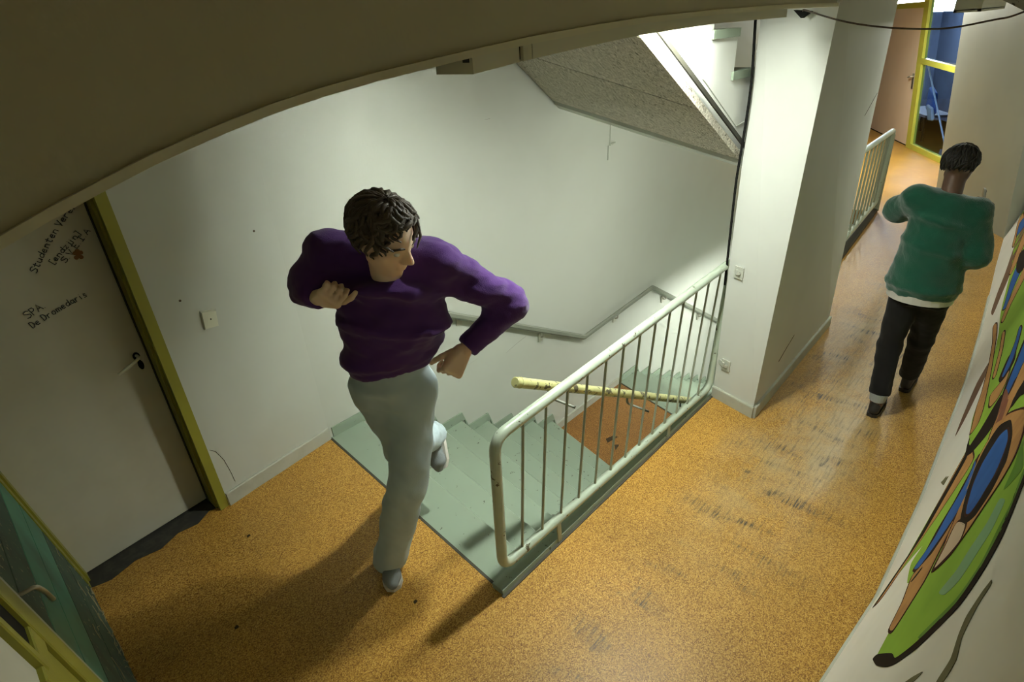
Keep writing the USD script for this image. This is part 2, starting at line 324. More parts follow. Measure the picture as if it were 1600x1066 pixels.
cz = np.array([(1.097, 2.516), (1.28, 2.533), (1.524, 2.551), (1.875, 2.573), (2.436, 2.592), (3.171, 2.597)])
cas = thing('shutter_casing', label='pale boxed casing hung behind the beam over the stair railing', cat='casing')
def casing_piece(x0, x1, dz=0.0):
    xx = np.unique(np.concatenate([np.linspace(x0, x1, 14), [x0, x1]])); zz = np.interp(xx, cz[:, 0], cz[:, 1]) + dz
    return extrude_y(sg.Polygon(list(zip(xx, zz)) + [(x1, 2.78), (x0, 2.78)]), 1.16, 1.305)
obj('front_panel', casing_piece(1.097, 1.272), M['casing'], cas)
obj('gap', extrude_y(sg.Polygon([(1.27, 2.536), (1.29, 2.538), (1.29, 2.78), (1.27, 2.78)]), 1.172, 1.30), M['dark_gap'], cas, label='dark slot between two casing panels')
obj('front_panel', casing_piece(1.289, 1.324), M['casing'], cas)
obj('front_panel', casing_piece(1.327, 3.16), M['casing'], cas)
obj('sticker', [box(1.0955, 1.172, 2.543, 1.098, 1.196, 2.556), box(1.0955, 1.172, 2.560, 1.098, 1.196, 2.575), box(1.0955, 1.21, 2.548, 1.098, 1.218, 2.555), box(1.0955, 1.222, 2.549, 1.098, 1.23, 2.555)], M['ink'], cas, label='small dark printed marks on the end of the casing')

# ---------------------------------------------------------------- stairs down
st = thing('staircase', label='green painted concrete stairs going down from the corridor to the landing', cat='stairs')
RISE = 1.51 / 8
def nose(i):     # nosing of tread i: x at the railing side, x at the wall side
    return 1.61 + .2857 * i, 1.77 + .327 * i
YN, YF = 1.572, 3.452
def slab(xa, xb, z0, z1, yn=YN, yf=YF, rnd=.012):
    (a0, a1), (b0, b1) = xa, xb
    return hull([(a0, yn, z0), (a1, yf, z0), (a0, yn, z1), (a1, yf, z1), (b0 - rnd, yn, z1), (b1 - rnd, yf, z1), (b0, yn, z1 - rnd), (b1, yf, z1 - rnd), (b0, yn, z0 + rnd * .4), (b1, yf, z0 + rnd * .4), (b0 - rnd, yn, z0), (b1 - rnd, yf, z0)])
def flight(n, nose_, z_top, back0, parent):
    for i in range(n):
        xb = nose_(i); xa = back0 if i == 0 else tuple(c - .035 for c in nose_(i - 1)); z = z_top - RISE * i
        obj('tread', slab(xa, xb, z - .045, z), M['stair'], parent)
        r = tuple(c - .03 for c in xb)
        obj('riser', slab(tuple(c - .05 for c in r), r, z - RISE, z - .045, rnd=.002), M['stair'], parent)
        x1, x0 = xb[1] + .01, (back0[1] if i == 0 else nose_(i - 1)[1]) + .015
        sk = sg.Polygon([(x0, z - .01), (x1 + .02, z - .01), (x1 + .04, z - RISE * .65), (x1 + .065, z - RISE * .60), (x1 - .005, z + .085), (x0 + .0, z + .085)])
        obj('skirting', extrude_y(sk, 3.440, 3.456), M['stair'], parent)
flight(8, nose, 0.0, (1.362, 1.487), st)
obj('edge_strip', hull([(1.346, YN, .002), (1.472, YF, .002), (1.362, YN, .002), (1.488, YF, .002), (1.346, YN, -.06), (1.472, YF, -.06), (1.362, YN, -.06), (1.488, YF, -.06)]), M['wood_dark'], st, label='dark edge where the flooring meets the stairs')
obj('string_panel', [hull([(1.40, 1.50, -.25), (1.40, 1.572, -.25), (1.40, 1.5, 0), (1.40, 1.572, 0), (3.72, 1.50, -.25), (3.72, 1.572, -.25), (3.72, 1.505, -.01), (3.72, 1.572, -.01)]),
                     hull([(1.40, 1.53, 0), (1.40, 1.572, 0), (1.40, 1.53, -.9), (1.40, 1.572, -.9), (3.72, 1.53, -.0), (3.72, 1.572, -.0), (3.72, 1.53, -1.9), (3.72, 1.572, -1.9)])], M['stair'], st)
# second flight, below the landing
st2 = thing('staircase', label='lower green stairs going on down from the half landing beside the white wall', cat='stairs')
def nose2(i): return 5.38 + .30 * i, 5.86 + .325 * i
flight(9, nose2, -1.51, (5.0, 5.455), st2)
obj('edge_strip', hull([(x, y, z) for x, y in ((4.985, YN), (5.44, YF), (5.0, YN), (5.457, YF)) for z in (-1.507, -1.56)]), M['wood_dark'], st2)

# ---------------------------------------------------------------- upper flight seen from below
N0, W0 = np.array([3.81, 1.565, 1.832]), np.array([4.25, 3.455, 2.087])
dN, dW = np.array([-1, 0, .603]), np.array([-1, 0, .73])
up = thing('upper_staircase', label='flight of stairs overhead with wood wool boards on its underside', cat='stairs')
def soff(s, t, d=0.0):   # s: metres back up the flight, t: 0 railing side, 1 wall side, d: depth below the soffit
    return (N0 + dN * s) * (1 - t) + (W0 + dW * s) * t + np.array([-.5, 0, -.85]) * d
def soff_slab(s0, s1, t0, t1, d0, d1): return hull([soff(s, t, d) for s in (s0, s1) for t in (t0, t1) for d in (d0, d1)])
prof = [(3.86, 1.815), (3.86, 2.29), (3.57, 2.29)]
z = 2.29
for i in range(7): prof += [(3.57 - .31 * i, 2.515 + .185 * i - (0 if i == 0 else 0)), (3.26 - .31 * i, 2.515 + .185 * i)]
prof += [(3.26 - .31 * 6, 1.832 + .603 * (3.81 - 1.40)), (3.81, 1.832)]
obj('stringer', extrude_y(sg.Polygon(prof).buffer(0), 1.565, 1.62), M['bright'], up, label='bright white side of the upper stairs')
for i in range(8):
    x1, z = 3.87 - .31 * i + (.01 if i else 0), 2.29 + (0 if i == 0 else .225 + .185 * (i - 1))
    obj('tread', hull([(x1, 1.55, z), (x1, 1.55, z + .045), (x1 - .33, 1.55, z), (x1 - .33, 1.55, z + .045), (x1 + .05, 2.1, z), (x1 + .05, 2.1, z + .045), (x1 - .28, 2.1, z), (x1 - .28, 2.1, z + .045)]), M['stair'], up)
obj('flight_body', soff_slab(.0, 2.3, .03, 1.0, -.16, -.004), M['white'], up)
cut = [0.03, .655, 1.28, 1.9]
for a, b in zip(cut, cut[1:]):
    obj('wood_wool_board', soff_slab(a + .004, b - .004, -.012, .995, .004, .052), M['woodwool'], up)
obj('lower_trim', hull([soff(s, t) + np.array([0, 0, dz]) for s in (-.03, .025) for t in (-.012, 1.0) for dz in (-.075, .015)]), M['white'], up, label='white board across the foot of the upper flight')
obj('gap_line', soff_slab(0, 1.9, -.02, -.011, -.055, -.03), M['dark_gap'], up)  # dark strip, the shade of the gap put into its colour
obj('landing_slab', hull([(3.87, 1.57, 1.86), (4.27, 3.45, 2.09), (3.87, 1.57, 2.10), (4.27, 3.45, 2.20), (5.6, 1.57, 1.86), (5.8, 3.45, 2.09), (5.6, 1.57, 2.10), (5.8, 3.45, 2.20)]), M['white'], up)
crease = [(3.18, 1.553, 2.345), (3.70, 1.5615, 2.02), (3.83, 1.5615, 2.04)]
obj('seam', tube([(3.18, 1.564, 2.33), (3.69, 1.564, 2.015), (3.855, 1.564, 2.03)], .0035, 6), M['grey_metal'], up)

# ---------------------------------------------------------------- railings
def railing(label, x0, x1, y0, y1, zb0, zb1, zt0, zt1, xt0, xt1, n, r=.028, rb=.0075, first=None, last=None):
    t = thing('stair_railing', label=label, cat='railing', group=None)
    def yy(x): return y0 + (y1 - y0) * (x - x0) / (x1 - x0)
    a, b, c, d = (x0, y0, zb0), (xt0, y0, zt0), (xt1, y1, zt1), (x1, y1, zb1)
    o = np.array
    path = rounded_path([o(a) + (o(d) - o(a)) * .03, a, b, c, d, o(d) + (o(a) - o(d)) * .03], .085, 9)
    obj('frame', tube(path, r, 20), M['rail'], t, smooth=40)
    obj('bottom_bar', tube([o(a) + (o(d) - o(a)) * .028, o(d) + (o(a) - o(d)) * .028], r * .98, 20), M['rail'], t, smooth=40)
    for i in range(n):
        f = i / (n - 1)
        pb = o(a) + (o(d) - o(a)) * (first[0] + (last[0] - first[0]) * f); pt = o(b) + (o(c) - o(b)) * (first[1] + (last[1] - first[1]) * f)
        obj('baluster', tube([pb, pt], rb, 10), M["rail_bar"], t, smooth=40)
    return t
M['rail_bar'] = paint('baluster_paint', (.33, .365, .28), rough=.4, dirt=.3, dirt_scale=12.0)
r1 = railing('pale green tube railing with thin balusters beside the stairs, in front of the pillar', 1.375, 3.715, RAIL_Y, RAIL_Y, .160, .072, .985, 1.085, 1.395, 3.86, 13, first=(.065, .080), last=(.915, .925))
obj('curb', hull([(1.335, 1.505, .0), (1.335, 1.585, 0), (3.725, 1.507, .0), (3.725, 1.585, 0), (1.335, 1.509, .034), (1.335, 1.585, .034), (3.725, 1.509, .03), (3.725, 1.585, .03)]), M['stair'], r1, label='green curb under the railing')
obj('dark_joint', hull([(1.325, 1.490, .0), (3.725, 1.492, .0), (1.325, 1.508, 0), (3.725, 1.510, 0), (1.325, 1.490, .006), (3.725, 1.492, .006), (1.325, 1.508, .006), (3.725, 1.51, .006)]), M['wood_dark'], r1, label='dark seam between curb and floor')
obj('end_post', bar((3.735, 1.548, .06), (3.852, 1.548, 1.00), .022, .085, (1, 0, 0), .008), M['rail'], r1, label='flat end post next to the pillar')
for x, zb in ((1.81, .14), (3.05, .095)):
    obj('foot_bracket', [bar((x, 1.506, .0), (x, 1.512, zb), .036, .010, (0, 1, 0), .003), bar((x, 1.506, .015), (x, 1.56, .012), .036, .008)], M['rail_bar'], r1)
for z, xp_ in ((1.068, 3.835), (.325, 3.755)):
    obj('wall_bracket', [bar((xp_ - .0, 1.52, z), (3.688, 1.43, z), .012, .035), hull([(3.70 + o + (y - 1.42) * .26, y, zz) for y in (1.385, 1.455) for zz in (z - .045, z + .04) for o in (-.006, .006)]), tube([(3.686, 1.415, z), (3.675, 1.413, z)], .012, 10)], M['grey_metal'], r1)
r2 = railing('far tube railing along the corridor beyond the pillar', 6.2, 9.57, 1.60, 1.845, .17, .15, 1.26, 1.135, 6.2, 9.585, 13, r=.036, rb=.013, first=(.05, .05), last=(.95, .95))
obj('curb', hull([(6.0, 1.50, 0), (6.0, 1.66, 0), (9.62, 1.80, 0), (9.62, 1.92, 0), (6.0, 1.50, .05), (6.0, 1.66, .05), (9.62, 1.80, .05), (9.62, 1.92, .05)]), M['wood_dark'], r2)
obj('end_post', bar((9.60, 1.835, .02), (9.61, 1.86, 1.08), .10, .035, (1, 0, 0), .01), M['rail_bar'], r2, label='flat grey green end post')

yr = thing('yellow_handrail', label='worn yellow round handrail with a capped end, on the railing side of the stairs', cat='handrail')
ya, yb_ = np.array([1.745, 1.72, 1.042]), np.array([3.98, 1.72, -.285]); yd = (yb_ - ya) / np.linalg.norm(yb_ - ya)
obj('tube', tube([ya, yb_], .0285, 20), M['yellow_rail'], yr, smooth=40)
obj('end_cap', [tube([ya - yd * .004, ya + yd * .001], [.024, .0285], 20), tube([ya + yd * .03, ya + yd * .042], .0305, 20)], M['yellow_rail'], yr, smooth=30)
for s in (.30, 1.25, 2.2):
    p = ya + yd * s
    obj('bracket', tube(rounded_path([p, p + np.array([.0, .0, -.075]), p + np.array([.05, -.145, -.11])], .02, 5), .008, 10), M['hand'], yr, smooth=40)

hr = thing('wall_handrail', label='dark grey green handrail fixed on the white stairwell wall', cat='handrail')
HY = 3.395
hp = rounded_path([(2.30, HY, .785), (2.634, HY, .607), (4.60, HY, -.455), (6.05, HY, -.352), (8.9, HY, -2.12)], .03, 5)
hv = []
for a, b in zip(hp, hp[1:]): hv.append(bar(a, b, .042, .058, (0, 0, 1), .014))
obj('rail', [manif for manif in hv], M['hand'], hr)
for x, z in ((2.84, .52), (3.90, -.10), (5.27, -.43), (6.43, -.60), (7.59, -1.32)):
    obj('bracket', [tube(rounded_path([(x, HY, z), (x, HY, z - .055), (x + .01, 3.45, z - .075)], .02, 5), .008, 8), box(x - .025, 3.44, z - .12, x + .035, 3.4535, z - .03), tube([(x + .005, 3.441, z - .045), (x + .005, 3.434, z - .045)], .006, 6)], M['metal'], hr)

# ---------------------------------------------------------------- door at the left with handwriting
DA, DB = np.array([-.116, 3.44]), np.array([.606, 3.519]); DU = (DB - DA) / np.linalg.norm(DB - DA); DN = np.array([DU[1], -DU[0]])
def dl(u, z, off=0.0):
    p = DA + DU * u + DN * off; return (p[0], p[1], z)
d1 = thing('door_1', label='off white door at the left end with handwriting in black marker', cat='door', kind='structure')
obj('leaf', hull([dl(u, z, o) for u in (-.35, .715) for z in (.012, 2.2) for o in (0, -.045)]), M['door'], d1)
obj('threshold', extrude_z(sg.Polygon([dl(-.05, 0, -.02)[:2], dl(-.04, 0, .11)[:2], dl(.06, 0, .15)[:2], dl(.2, 0, .12)[:2], dl(.33, 0, .16)[:2], dl(.45, 0, .12)[:2], dl(.56, 0, .15)[:2], dl(.66, 0, .10)[:2], dl(.73, 0, .13)[:2], dl(.75, 0, -.02)[:2]]).buffer(.03).buffer(-.015), .0005, .0022),
    paint('grimy_threshold', (.035, .033, .028), rough=.8, dirt=.6, dirt_scale=16, dark=(.09, .085, .06)), d1, label='black grimy strip of floor under the door')
obj('jamb', [hull([(x, y, z) for x, y in ((.606, 3.338), (.662, 3.346), (.606, 3.39), (.662, 3.40)) for z in (0, 2.3)]),
             hull([(x, y, z) for x, y in ((.592, 3.385), (.64, 3.39), (.592, 3.50), (.64, 3.51)) for z in (0, 2.3)])], M['yellow'], d1, label='olive yellow right door jamb')
obj('jamb', [hull([lw(y, z, o) for y in (3.37, 3.47) for z in (0, 2.3) for o in (-.02, .018)]), hull([lw(y, z, o) for y in (3.31, 3.37) for z in (0, 2.3) for o in (-.02, .008)])], M['yellow'], d1, label='olive yellow left door jamb')
obj('leaf_gap', hull([(x, y, z) for x, y in ((.586, 3.49), (.594, 3.49), (.586, 3.53), (.594, 3.53)) for z in (0, 2.2)]), M['dark_gap'], d1, label='dark strip standing for the shaded gap beside the leaf')  # dark fill that paints the shade between leaf and jamb
hnd = obj('handle', [tube(rounded_path([dl(.655, 1.13, 0), dl(.655, 1.13, .05), dl(.60, 1.112, .056), dl(.528, 1.084, .052)], .02, 5), .0085, 12)], M['plastic'], d1, smooth=40, label='pale lever handle hanging down a little')
obj('back_plate', [hull([dl(.655 + .018 * math.cos(a), 1.125 + .024 * math.sin(a), o) for a in np.linspace(0, 6.28, 13) for o in (0, .006)]), hull([dl(.660 + .014 * math.cos(a), 1.068 + .03 * math.sin(a), o) for a in np.linspace(0, 6.28, 13) for o in (0, .006)])], M['black'], hnd)

# single stroke handwriting
G = {'S': [[(.5, .85), (.35, 1), (.1, .95), (.05, .75), (.25, .55), (.45, .4), (.45, .15), (.25, 0), (.02, .1)]], 't': [[(.2, .95), (.2, .1), (.32, 0), (.42, .08)], [(.02, .65), (.42, .67)]],
     'u': [[(.05, .6), (.06, .15), (.2, 0), (.38, .12), (.42, .6)], [(.42, .6), (.44, .02)]], 'd': [[(.42, .5), (.2, .6), (.04, .35), (.12, .05), (.3, .05), (.44, .3)], [(.46, 1), (.44, .3), (.48, .02)]],
     'e': [[(.06, .32), (.4, .36), (.34, .58), (.15, .58), (.04, .3), (.15, .03), (.42, .1)]], 'n': [[(.06, .6), (.06, 0)], [(.06, .4), (.2, .58), (.38, .5), (.42, 0)]],
     'V': [[(.0, 1), (.22, 0), (.48, 1)]], 'r': [[(.06, .6), (.06, 0)], [(.06, .38), (.2, .56), (.36, .56)]], 'i': [[(.1, .58), (.12, 0)], [(.11, .8), (.12, .83)]],
     'g': [[(.4, .5), (.2, .6), (.05, .35), (.2, .08), (.4, .25)], [(.42, .58), (.4, -.2), (.2, -.38), (.04, -.25)]], '[': [[(.32, 1.05), (.08, 1.05), (.08, -.15), (.32, -.15)]], ']': [[(.05, 1.05), (.3, 1.05), (.3, -.15), (.05, -.15)]],
     'z': [[(.04, .58), (.4, .58), (.04, .02), (.42, .02)]], 'j': [[(.22, .58), (.22, -.15), (.02, -.25)], [(.22, .8), (.23, .83)]], '.': [[(.05, .02), (.09, .04)]], 'E': [[(.42, 1), (.06, 1), (.06, 0), (.44, 0)], [(.06, .52), (.34, .52)]],
     'I': [[(.05, 1), (.4, 1)], [(.22, 1), (.22, 0)], [(.05, 0), (.4, 0)]], 'A': [[(.0, 0), (.24, 1), (.46, 0)], [(.1, .38), (.4, .38)]], 'P': [[(.06, 0), (.06, 1), (.36, .95), (.42, .7), (.3, .5), (.06, .48)]],
     'D': [[(.06, 1), (.06, 0), (.34, .12), (.46, .5), (.34, .9), (.06, 1)]], 'o': [[(.22, .6), (.05, .4), (.08, .08), (.26, 0), (.42, .22), (.38, .5), (.22, .6)]], 'm': [[(.04, .58), (.04, 0)], [(.04, .42), (.16, .58), (.26, .45), (.26, 0)], [(.26, .42), (.38, .58), (.5, .45), (.5, 0)]],
     'a': [[(.4, .5), (.2, .6), (.04, .35), (.12, .04), (.3, .08), (.4, .3)], [(.42, .6), (.42, .05), (.48, .0)]], 's': [[(.36, .55), (.14, .58), (.1, .38), (.34, .25), (.3, .02), (.04, .05)]]}
def write(text, u0, z0, u1, z1, h, bow=0.0, r=.0021):
    """Handwriting on the door leaf from (u0, z0) to (u1, z1)."""
    L = math.hypot(u1 - u0, z1 - z0); a = math.atan2(z1 - z0, u1 - u0); out = []
    adv = [.32 if c in ' .' else (.62 if c == 'm' else .56 if c not in 'ij[]' else .42) for c in text]; tot = sum(adv); x = 0
    for c, w in zip(text, adv):
        for s in G.get(c, []):
            pts = []
            for px, py in s:
                t = (x + px) / tot * L; n = py * h + bow * math.sin(math.pi * min(1, (x + px) / tot))
                pts.append(dl(u0 + math.cos(a) * t - math.sin(a) * n, z0 + math.sin(a) * t + math.cos(a) * n, .0022))
            out.append(tube(pts, r, 5))
        x += w
    return out
lettering = [('Studenten Verenig', .402, 1.712, .715, 2.005, .030, .016), ('[endzjin]', .482, 1.730, .645, 1.842, .027, .003), ('S.V.E.I.A', .530, 1.722, .690, 1.846, .027, 0), ('SPA.', .290, 1.514, .385, 1.546, .036, 0), ('De Dromedaris', .290, 1.462, .565, 1.534, .033, .006)]
for t_ in lettering: obj('lettering', write(*t_), M['ink'], d1)
obj('stain', [hull([dl(.595 + dx + .011 * math.cos(a), 1.745 + dz + .011 * math.sin(a), o) for a in np.linspace(0, 6.28, 9) for o in (0, .0012)]) for dx, dz in ((0, 0), (.014, .008), (-.010, .012), (.008, -.014), (-.012, -.010), (.003, .02))], plain('brown_stain', (.21, .10, .03), .6), d1, label='brown smudge under the handwriting')

# ---------------------------------------------------------------- teal door and window in the left wall
d3 = thing('door_2', label='scratched teal door in the dark left wall', cat='door', kind='structure')
def lwslab(y0, y1, z0, z1, o0, o1, c=.004):
    return hull([lw(y, z, o0) for y in (y0, y1) for z in (z0, z1)] + [lw(y, z, o1 - c) for y in (y0, y1) for z in (z0, z1)] + [lw(y, z, o1) for y in (y0 + c, y1 - c) for z in (z0 + c, z1 - c)])
M['teal_grime'] = paint('teal_grime', (.045, .085, .06), rough=.7, dirt=.9, dirt_scale=5.0, dark=(.03, .032, .022), chips=.36, chip_scale=34.0, chip_col=(.23, .21, .12))
bz_ = [(.0, .27, 'teal_grime'), (.27, .49, 'teal_grime'), (.49, .69, 'teal'), (.69, .885, 'teal'), (.885, 1.09, 'teal_grime'), (1.09, 1.30, 'teal_grime'), (1.30, 1.52, 'teal_grime'), (1.52, 1.8, 'teal_grime')]
for z0, z1, k in bz_: obj('board', lwslab(2.03, 3.31, z0 + .002, z1 - .002, -.03, .004), M[k], d3)
obj('bare_edge', lwslab(1.995, 2.03, 0, 2.0, -.03, .012), M['base'], d3, label='bare pale edge of the teal door')
obj('gap', lwslab(1.968, 1.996, 0, 2.0, -.03, .002), M['dark_gap'], d3)
h3 = obj('handle', tube(rounded_path([lw(2.085, 1.085, 0), lw(2.085, 1.085, .045), lw(2.105, 1.04, .05), lw(2.145, .955, .046)], .015, 5), .008, 10), M['metal'], d3, smooth=40)
obj('key_plate', lwslab(2.02, 2.05, .99, 1.05, 0, .008), M['metal'], h3)
for i in range(46):     # torn strips and scratches hanging off the bottom boards
    y, z = rng.uniform(2.1, 3.3), abs(rng.gauss(0, .13)) + .01; l_, a = rng.uniform(.03, .16), rng.gauss(.0, .5)
    if z > .42: continue
    pts = [lw(y + l_ * t * math.cos(a), max(.004, z + l_ * t * math.sin(a) + .012 * math.sin(5 * t + i)), .006) for t in np.linspace(0, 1, 5)]
    obj('splinter', tube(pts, .0018, 5), M['straw'] if 'straw' in M else M.setdefault('straw', plain('straw_splinter', (.34, .31, .19), .8)), d3)
w1 = thing('window_1', label='dark window with olive yellow frame at the bottom left corner', cat='window', kind='structure')
obj('frame', [lwslab(1.845, 1.968, .2, 2.0, -.02, .02), lwslab(1.66, 1.70, 1.115, 2.0, -.02, .02), lwslab(1.60, 1.845, 1.06, 1.145, -.02, .016), lwslab(1.60, 1.845, .3, 1.06, -.02, .006)], M['yellow'], w1)
obj('pane', lwslab(1.70, 1.845, 1.145, 2.0, -.02, .006), plain('dark_pane', (.006, .006, .007), .5, spec=.08), w1)

# ---------------------------------------------------------------- corridor end: door, frame, glazed panel
FA, FB = np.array([16.56, 3.49]), np.array([13.9, 1.92]); FU = (FB - FA) / np.linalg.norm(FB - FA); FN = np.array([FU[1], -FU[0]])
if FN @ (-FA) < 0: FN = -FN
def fe(u, z, off=0.0):
    p = FA + FU * u + FN * off + np.array(EL) * z; return (p[0], p[1], z)
def feb(u0, u1, z0, z1, o0, o1, dz=(0, 0)):
    return hull([fe(u, z + (dz[0] if u == u0 else dz[1]), o) for u in (u0, u1) for z in (z0, z1) for o in (o0, o1)])
d2 = thing('door_3', label='plain pinkish beige door at the far end of the corridor', cat='door', kind='structure')
obj('leaf', feb(-1.2, 1.86, .03, 2.62, -.05, 0), M['pink_door'], d2)
obj('gap', feb(-1.2, 1.84, 0, .03, -.05, -.01), M['dark_gap'], d2)
obj('frame_post', feb(1.84, 2.06, 0, 3.0, -.06, .03), M['lime'], d2)
obj('transom_rail', feb(-1.2, 1.85, 2.60, 2.70, -.06, .02), M['lime'], d2)
obj('transom_pane', feb(-1.2, 1.85, 2.70, 3.0, -.04, -.02), glow('lit_transom', (.93, .97, 1.0), 2.2), d2, label='brightly lit pane above the door')
h2 = obj('handle', tube(rounded_path([fe(1.70, 1.36, 0), fe(1.70, 1.36, .06), fe(1.57, 1.34, .06)], .02, 4), .016, 8), M['metal'], d2, smooth=40)
obj('lock_plate', feb(1.66, 1.75, 1.13, 1.42, 0, .012), M['metal'], h2)
w2 = thing('window_2', label='tall bluish glazed panel with lime yellow frame beside the far door', cat='window', kind='structure')
obj('mid_rail', feb(2.06, 4.0, 1.60, 1.70, -.06, .03, (.02, -.07)), M['lime'], w2)
obj('bottom_rail', feb(2.06, 4.0, 0, .10, -.06, .03), M['lime'], w2)
obj('pane', feb(2.06, 4.0, .10, 1.60, -.03, -.02), M['glass'], w2)
obj('pane', feb(2.06, 4.0, 1.70, 3.0, -.03, -.02), M['glass'], w2)
M['backlight_blue'] = paint('backlight_blue_wall', (.13, .17, .26), rough=.7, dirt=.8, dirt_scale=1.2, dark=(.03, .035, .05))  # blue of the backlight put into the wall colour
obj('wall_room', [feb(-2.6, 6.5, -.1, 3.1, -2.1, -2.0), feb(-2.7, -2.6, -.1, 3.1, -2.1, -.07), feb(6.5, 6.6, -.1, 3.1, -2.1, -.07), feb(-2.7, 6.6, 3.0, 3.1, -2.1, -.07)], M['backlight_blue'], label='room behind the glazed panel, walls coloured blue for a bluish backlight', kind='structure')
obj('floor_room', feb(-2.7, 6.6, -.1, 0, -2.1, -.07), plain('room_floor', (.10, .10, .11), .5), label='dark floor behind the glazed panel', kind='structure')
lamp = thing('ceiling_lamp', label='ceiling lamp put in behind the blue glass for the bright patch at its top', cat='lamp')
obj('diffuser', feb(-.50, .55, 2.50, 2.80, -1.05, -.95), glow('lamp_white', (.93, .97, 1.0), LAMP_ROOM), lamp)  # added glow that makes the white patch in the glass
obj('housing', feb(-.55, .6, 2.80, 2.99, -1.10, -.90), M['grey_metal'], lamp)
br = thing('broom', label='broom leaning in the room behind the glazed panel', cat='broom')
ba, bb2 = np.array(fe(1.52, 1.62, -.28)), np.array(fe(2.98, .12, -.28))
obj('stick', tube([ba, bb2], .016, 10), plain('pale_stick', (.45, .5, .6), .4), br, smooth=40)
obj('brush_head', hull([fe(u, z, o) for u, z in ((2.80, .0), (3.2, .0), (2.87, .13), (3.13, .13)) for o in (-.22, -.34)]), plain('brush', (.10, .14, .22), .9), br)
bg = thing('cloth_bag', label='blue and white bag hanging behind the lower glass', cat='bag')
def lump(pts, r): return hull(np.vstack([np.array(fe(*p)) + trimesh.creation.icosphere(1, 1.0).vertices * r for p in pts]))
obj('bag', lump([(1.60, 1.10, -.40), (1.90, 1.02, -.36), (1.52, .74, -.42), (1.95, .68, -.36)], .05), plain('blue_cloth', (.05, .12, .36), .8), bg)
obj('flap', lump([(1.80, .80, -.30), (2.02, .76, -.30), (1.90, .56, -.32), (2.12, .58, -.30)], .03), plain('white_cloth', (.40, .43, .50), .8), bg)
tbl = thing('low_table', label='low grey table at the foot of the glazed panel', cat='table')
obj('table_top', feb(-.2, 1.35, .50, .55, -1.0, -.45), plain('table_grey', (.22, .24, .28), .5), tbl)
for u in (-.15, 1.25):
    for o in (-.96, -.50): obj('leg', feb(u, u + .05, 0, .50, o, o + .04), M['black'], tbl)

# ---------------------------------------------------------------- small wall things
sw = thing('light_switch', label='square ivory wall plate between the left door and the stairs', cat='switch')
def bw(x, z, off):   # point on the back wall near the door
    y = np.interp(x, [p[0] for p in back_line], [p[1] for p in back_line]); return (x, y - off, z)
obj('plate', hull([bw(x, z, o) for x, z, o in ((.880, 1.190, 0), (.965, 1.180, 0), (.978, 1.285, 0), (.890, 1.305, 0), (.884, 1.196, .016), (.960, 1.187, .016), (.972, 1.279, .016), (.894, 1.297, .016))]), M['plastic'], sw)
obj('rocker', tube([bw(.930, 1.243, .015), bw(.930, 1.243, .019)], .004, 8), M['black'], sw)
cd = thing('conduit_stub', label='short painted conduit and junction plate high on the stairwell wall', cat='conduit')
obj('conduit', tube([(5.11, 3.457, 1.9), (5.11, 3.457, 1.55)], .009, 10), M['white'], cd, smooth=40)
obj('junction_plate', [box(5.07, 3.448, 1.40, 5.17, 3.462, 1.54), tube([(5.08, 3.436, 1.55), (5.17, 3.436, 1.56)], .008, 6)], M['white'], cd)
for x, z in ((.81, 1.404), (1.335, 1.651)):
    p = thing('wall_plug', label='small brown screw hole in the wall %s' % ('nearest the left door' if x < 1 else 'left of the head of the person in purple'), cat='screw hole')
    obj('plug', tube([bw(x, z, -.001), bw(x, z, .0025)], .007, 8), plain('plug_%d' % (x * 10), (.10, .07, .04), .7), p)
cb = thing('black_cable', label='black cable hanging down the edge of the pillar', cat='cable')
cpts = [(3.735, 1.545, 2.95), (3.71, 1.535, 2.62), (3.705, 1.512, 2.34), (3.70, 1.507, 2.08), (3.705, 1.520, 1.78), (3.708, 1.524, 1.60), (3.712, 1.518, 1.18), (3.72, 1.516, .95)]
from scipy.interpolate import CubicSpline
def spline(pts, n):
    pts = np.asarray(pts, float); t = np.arange(len(pts)); return CubicSpline(t, pts)(np.linspace(0, len(pts) - 1, n))
obj('cable', tube(spline(cpts, 40), .0085, 8), M['black'], cb, smooth=True)
tc = thing('thin_cable', label='thin brown cable drooping across the top of the corridor', cat='cable')
obj('cable', tube(spline([(3.60, 1.235, 2.615), (3.55, 1.178, 2.612), (3.57, 1.016, 2.560), (3.62, .82, 2.522), (3.65, .66, 2.508), (3.67, .54, 2.512), (3.69, .405, 2.535), (3.695, .34, 2.551), (3.70, .1, 2.64), (3.70, -.3, 2.72)], 70), .0042, 8), plain('brown_cable', (.07, .05, .035), .6), tc, smooth=True)
tb = thing('cable_bracket', label='small black triangular bracket on the pillar where the thin cable starts', cat='bracket')
obj('bracket', hull([(3.64, y, z) for y, z in ((1.285, 2.628), (1.200, 2.618), (1.240, 2.588))] + [(3.585, y, z) for y, z in ((1.285, 2.628), (1.200, 2.618), (1.240, 2.588))]), M['black'], tb)

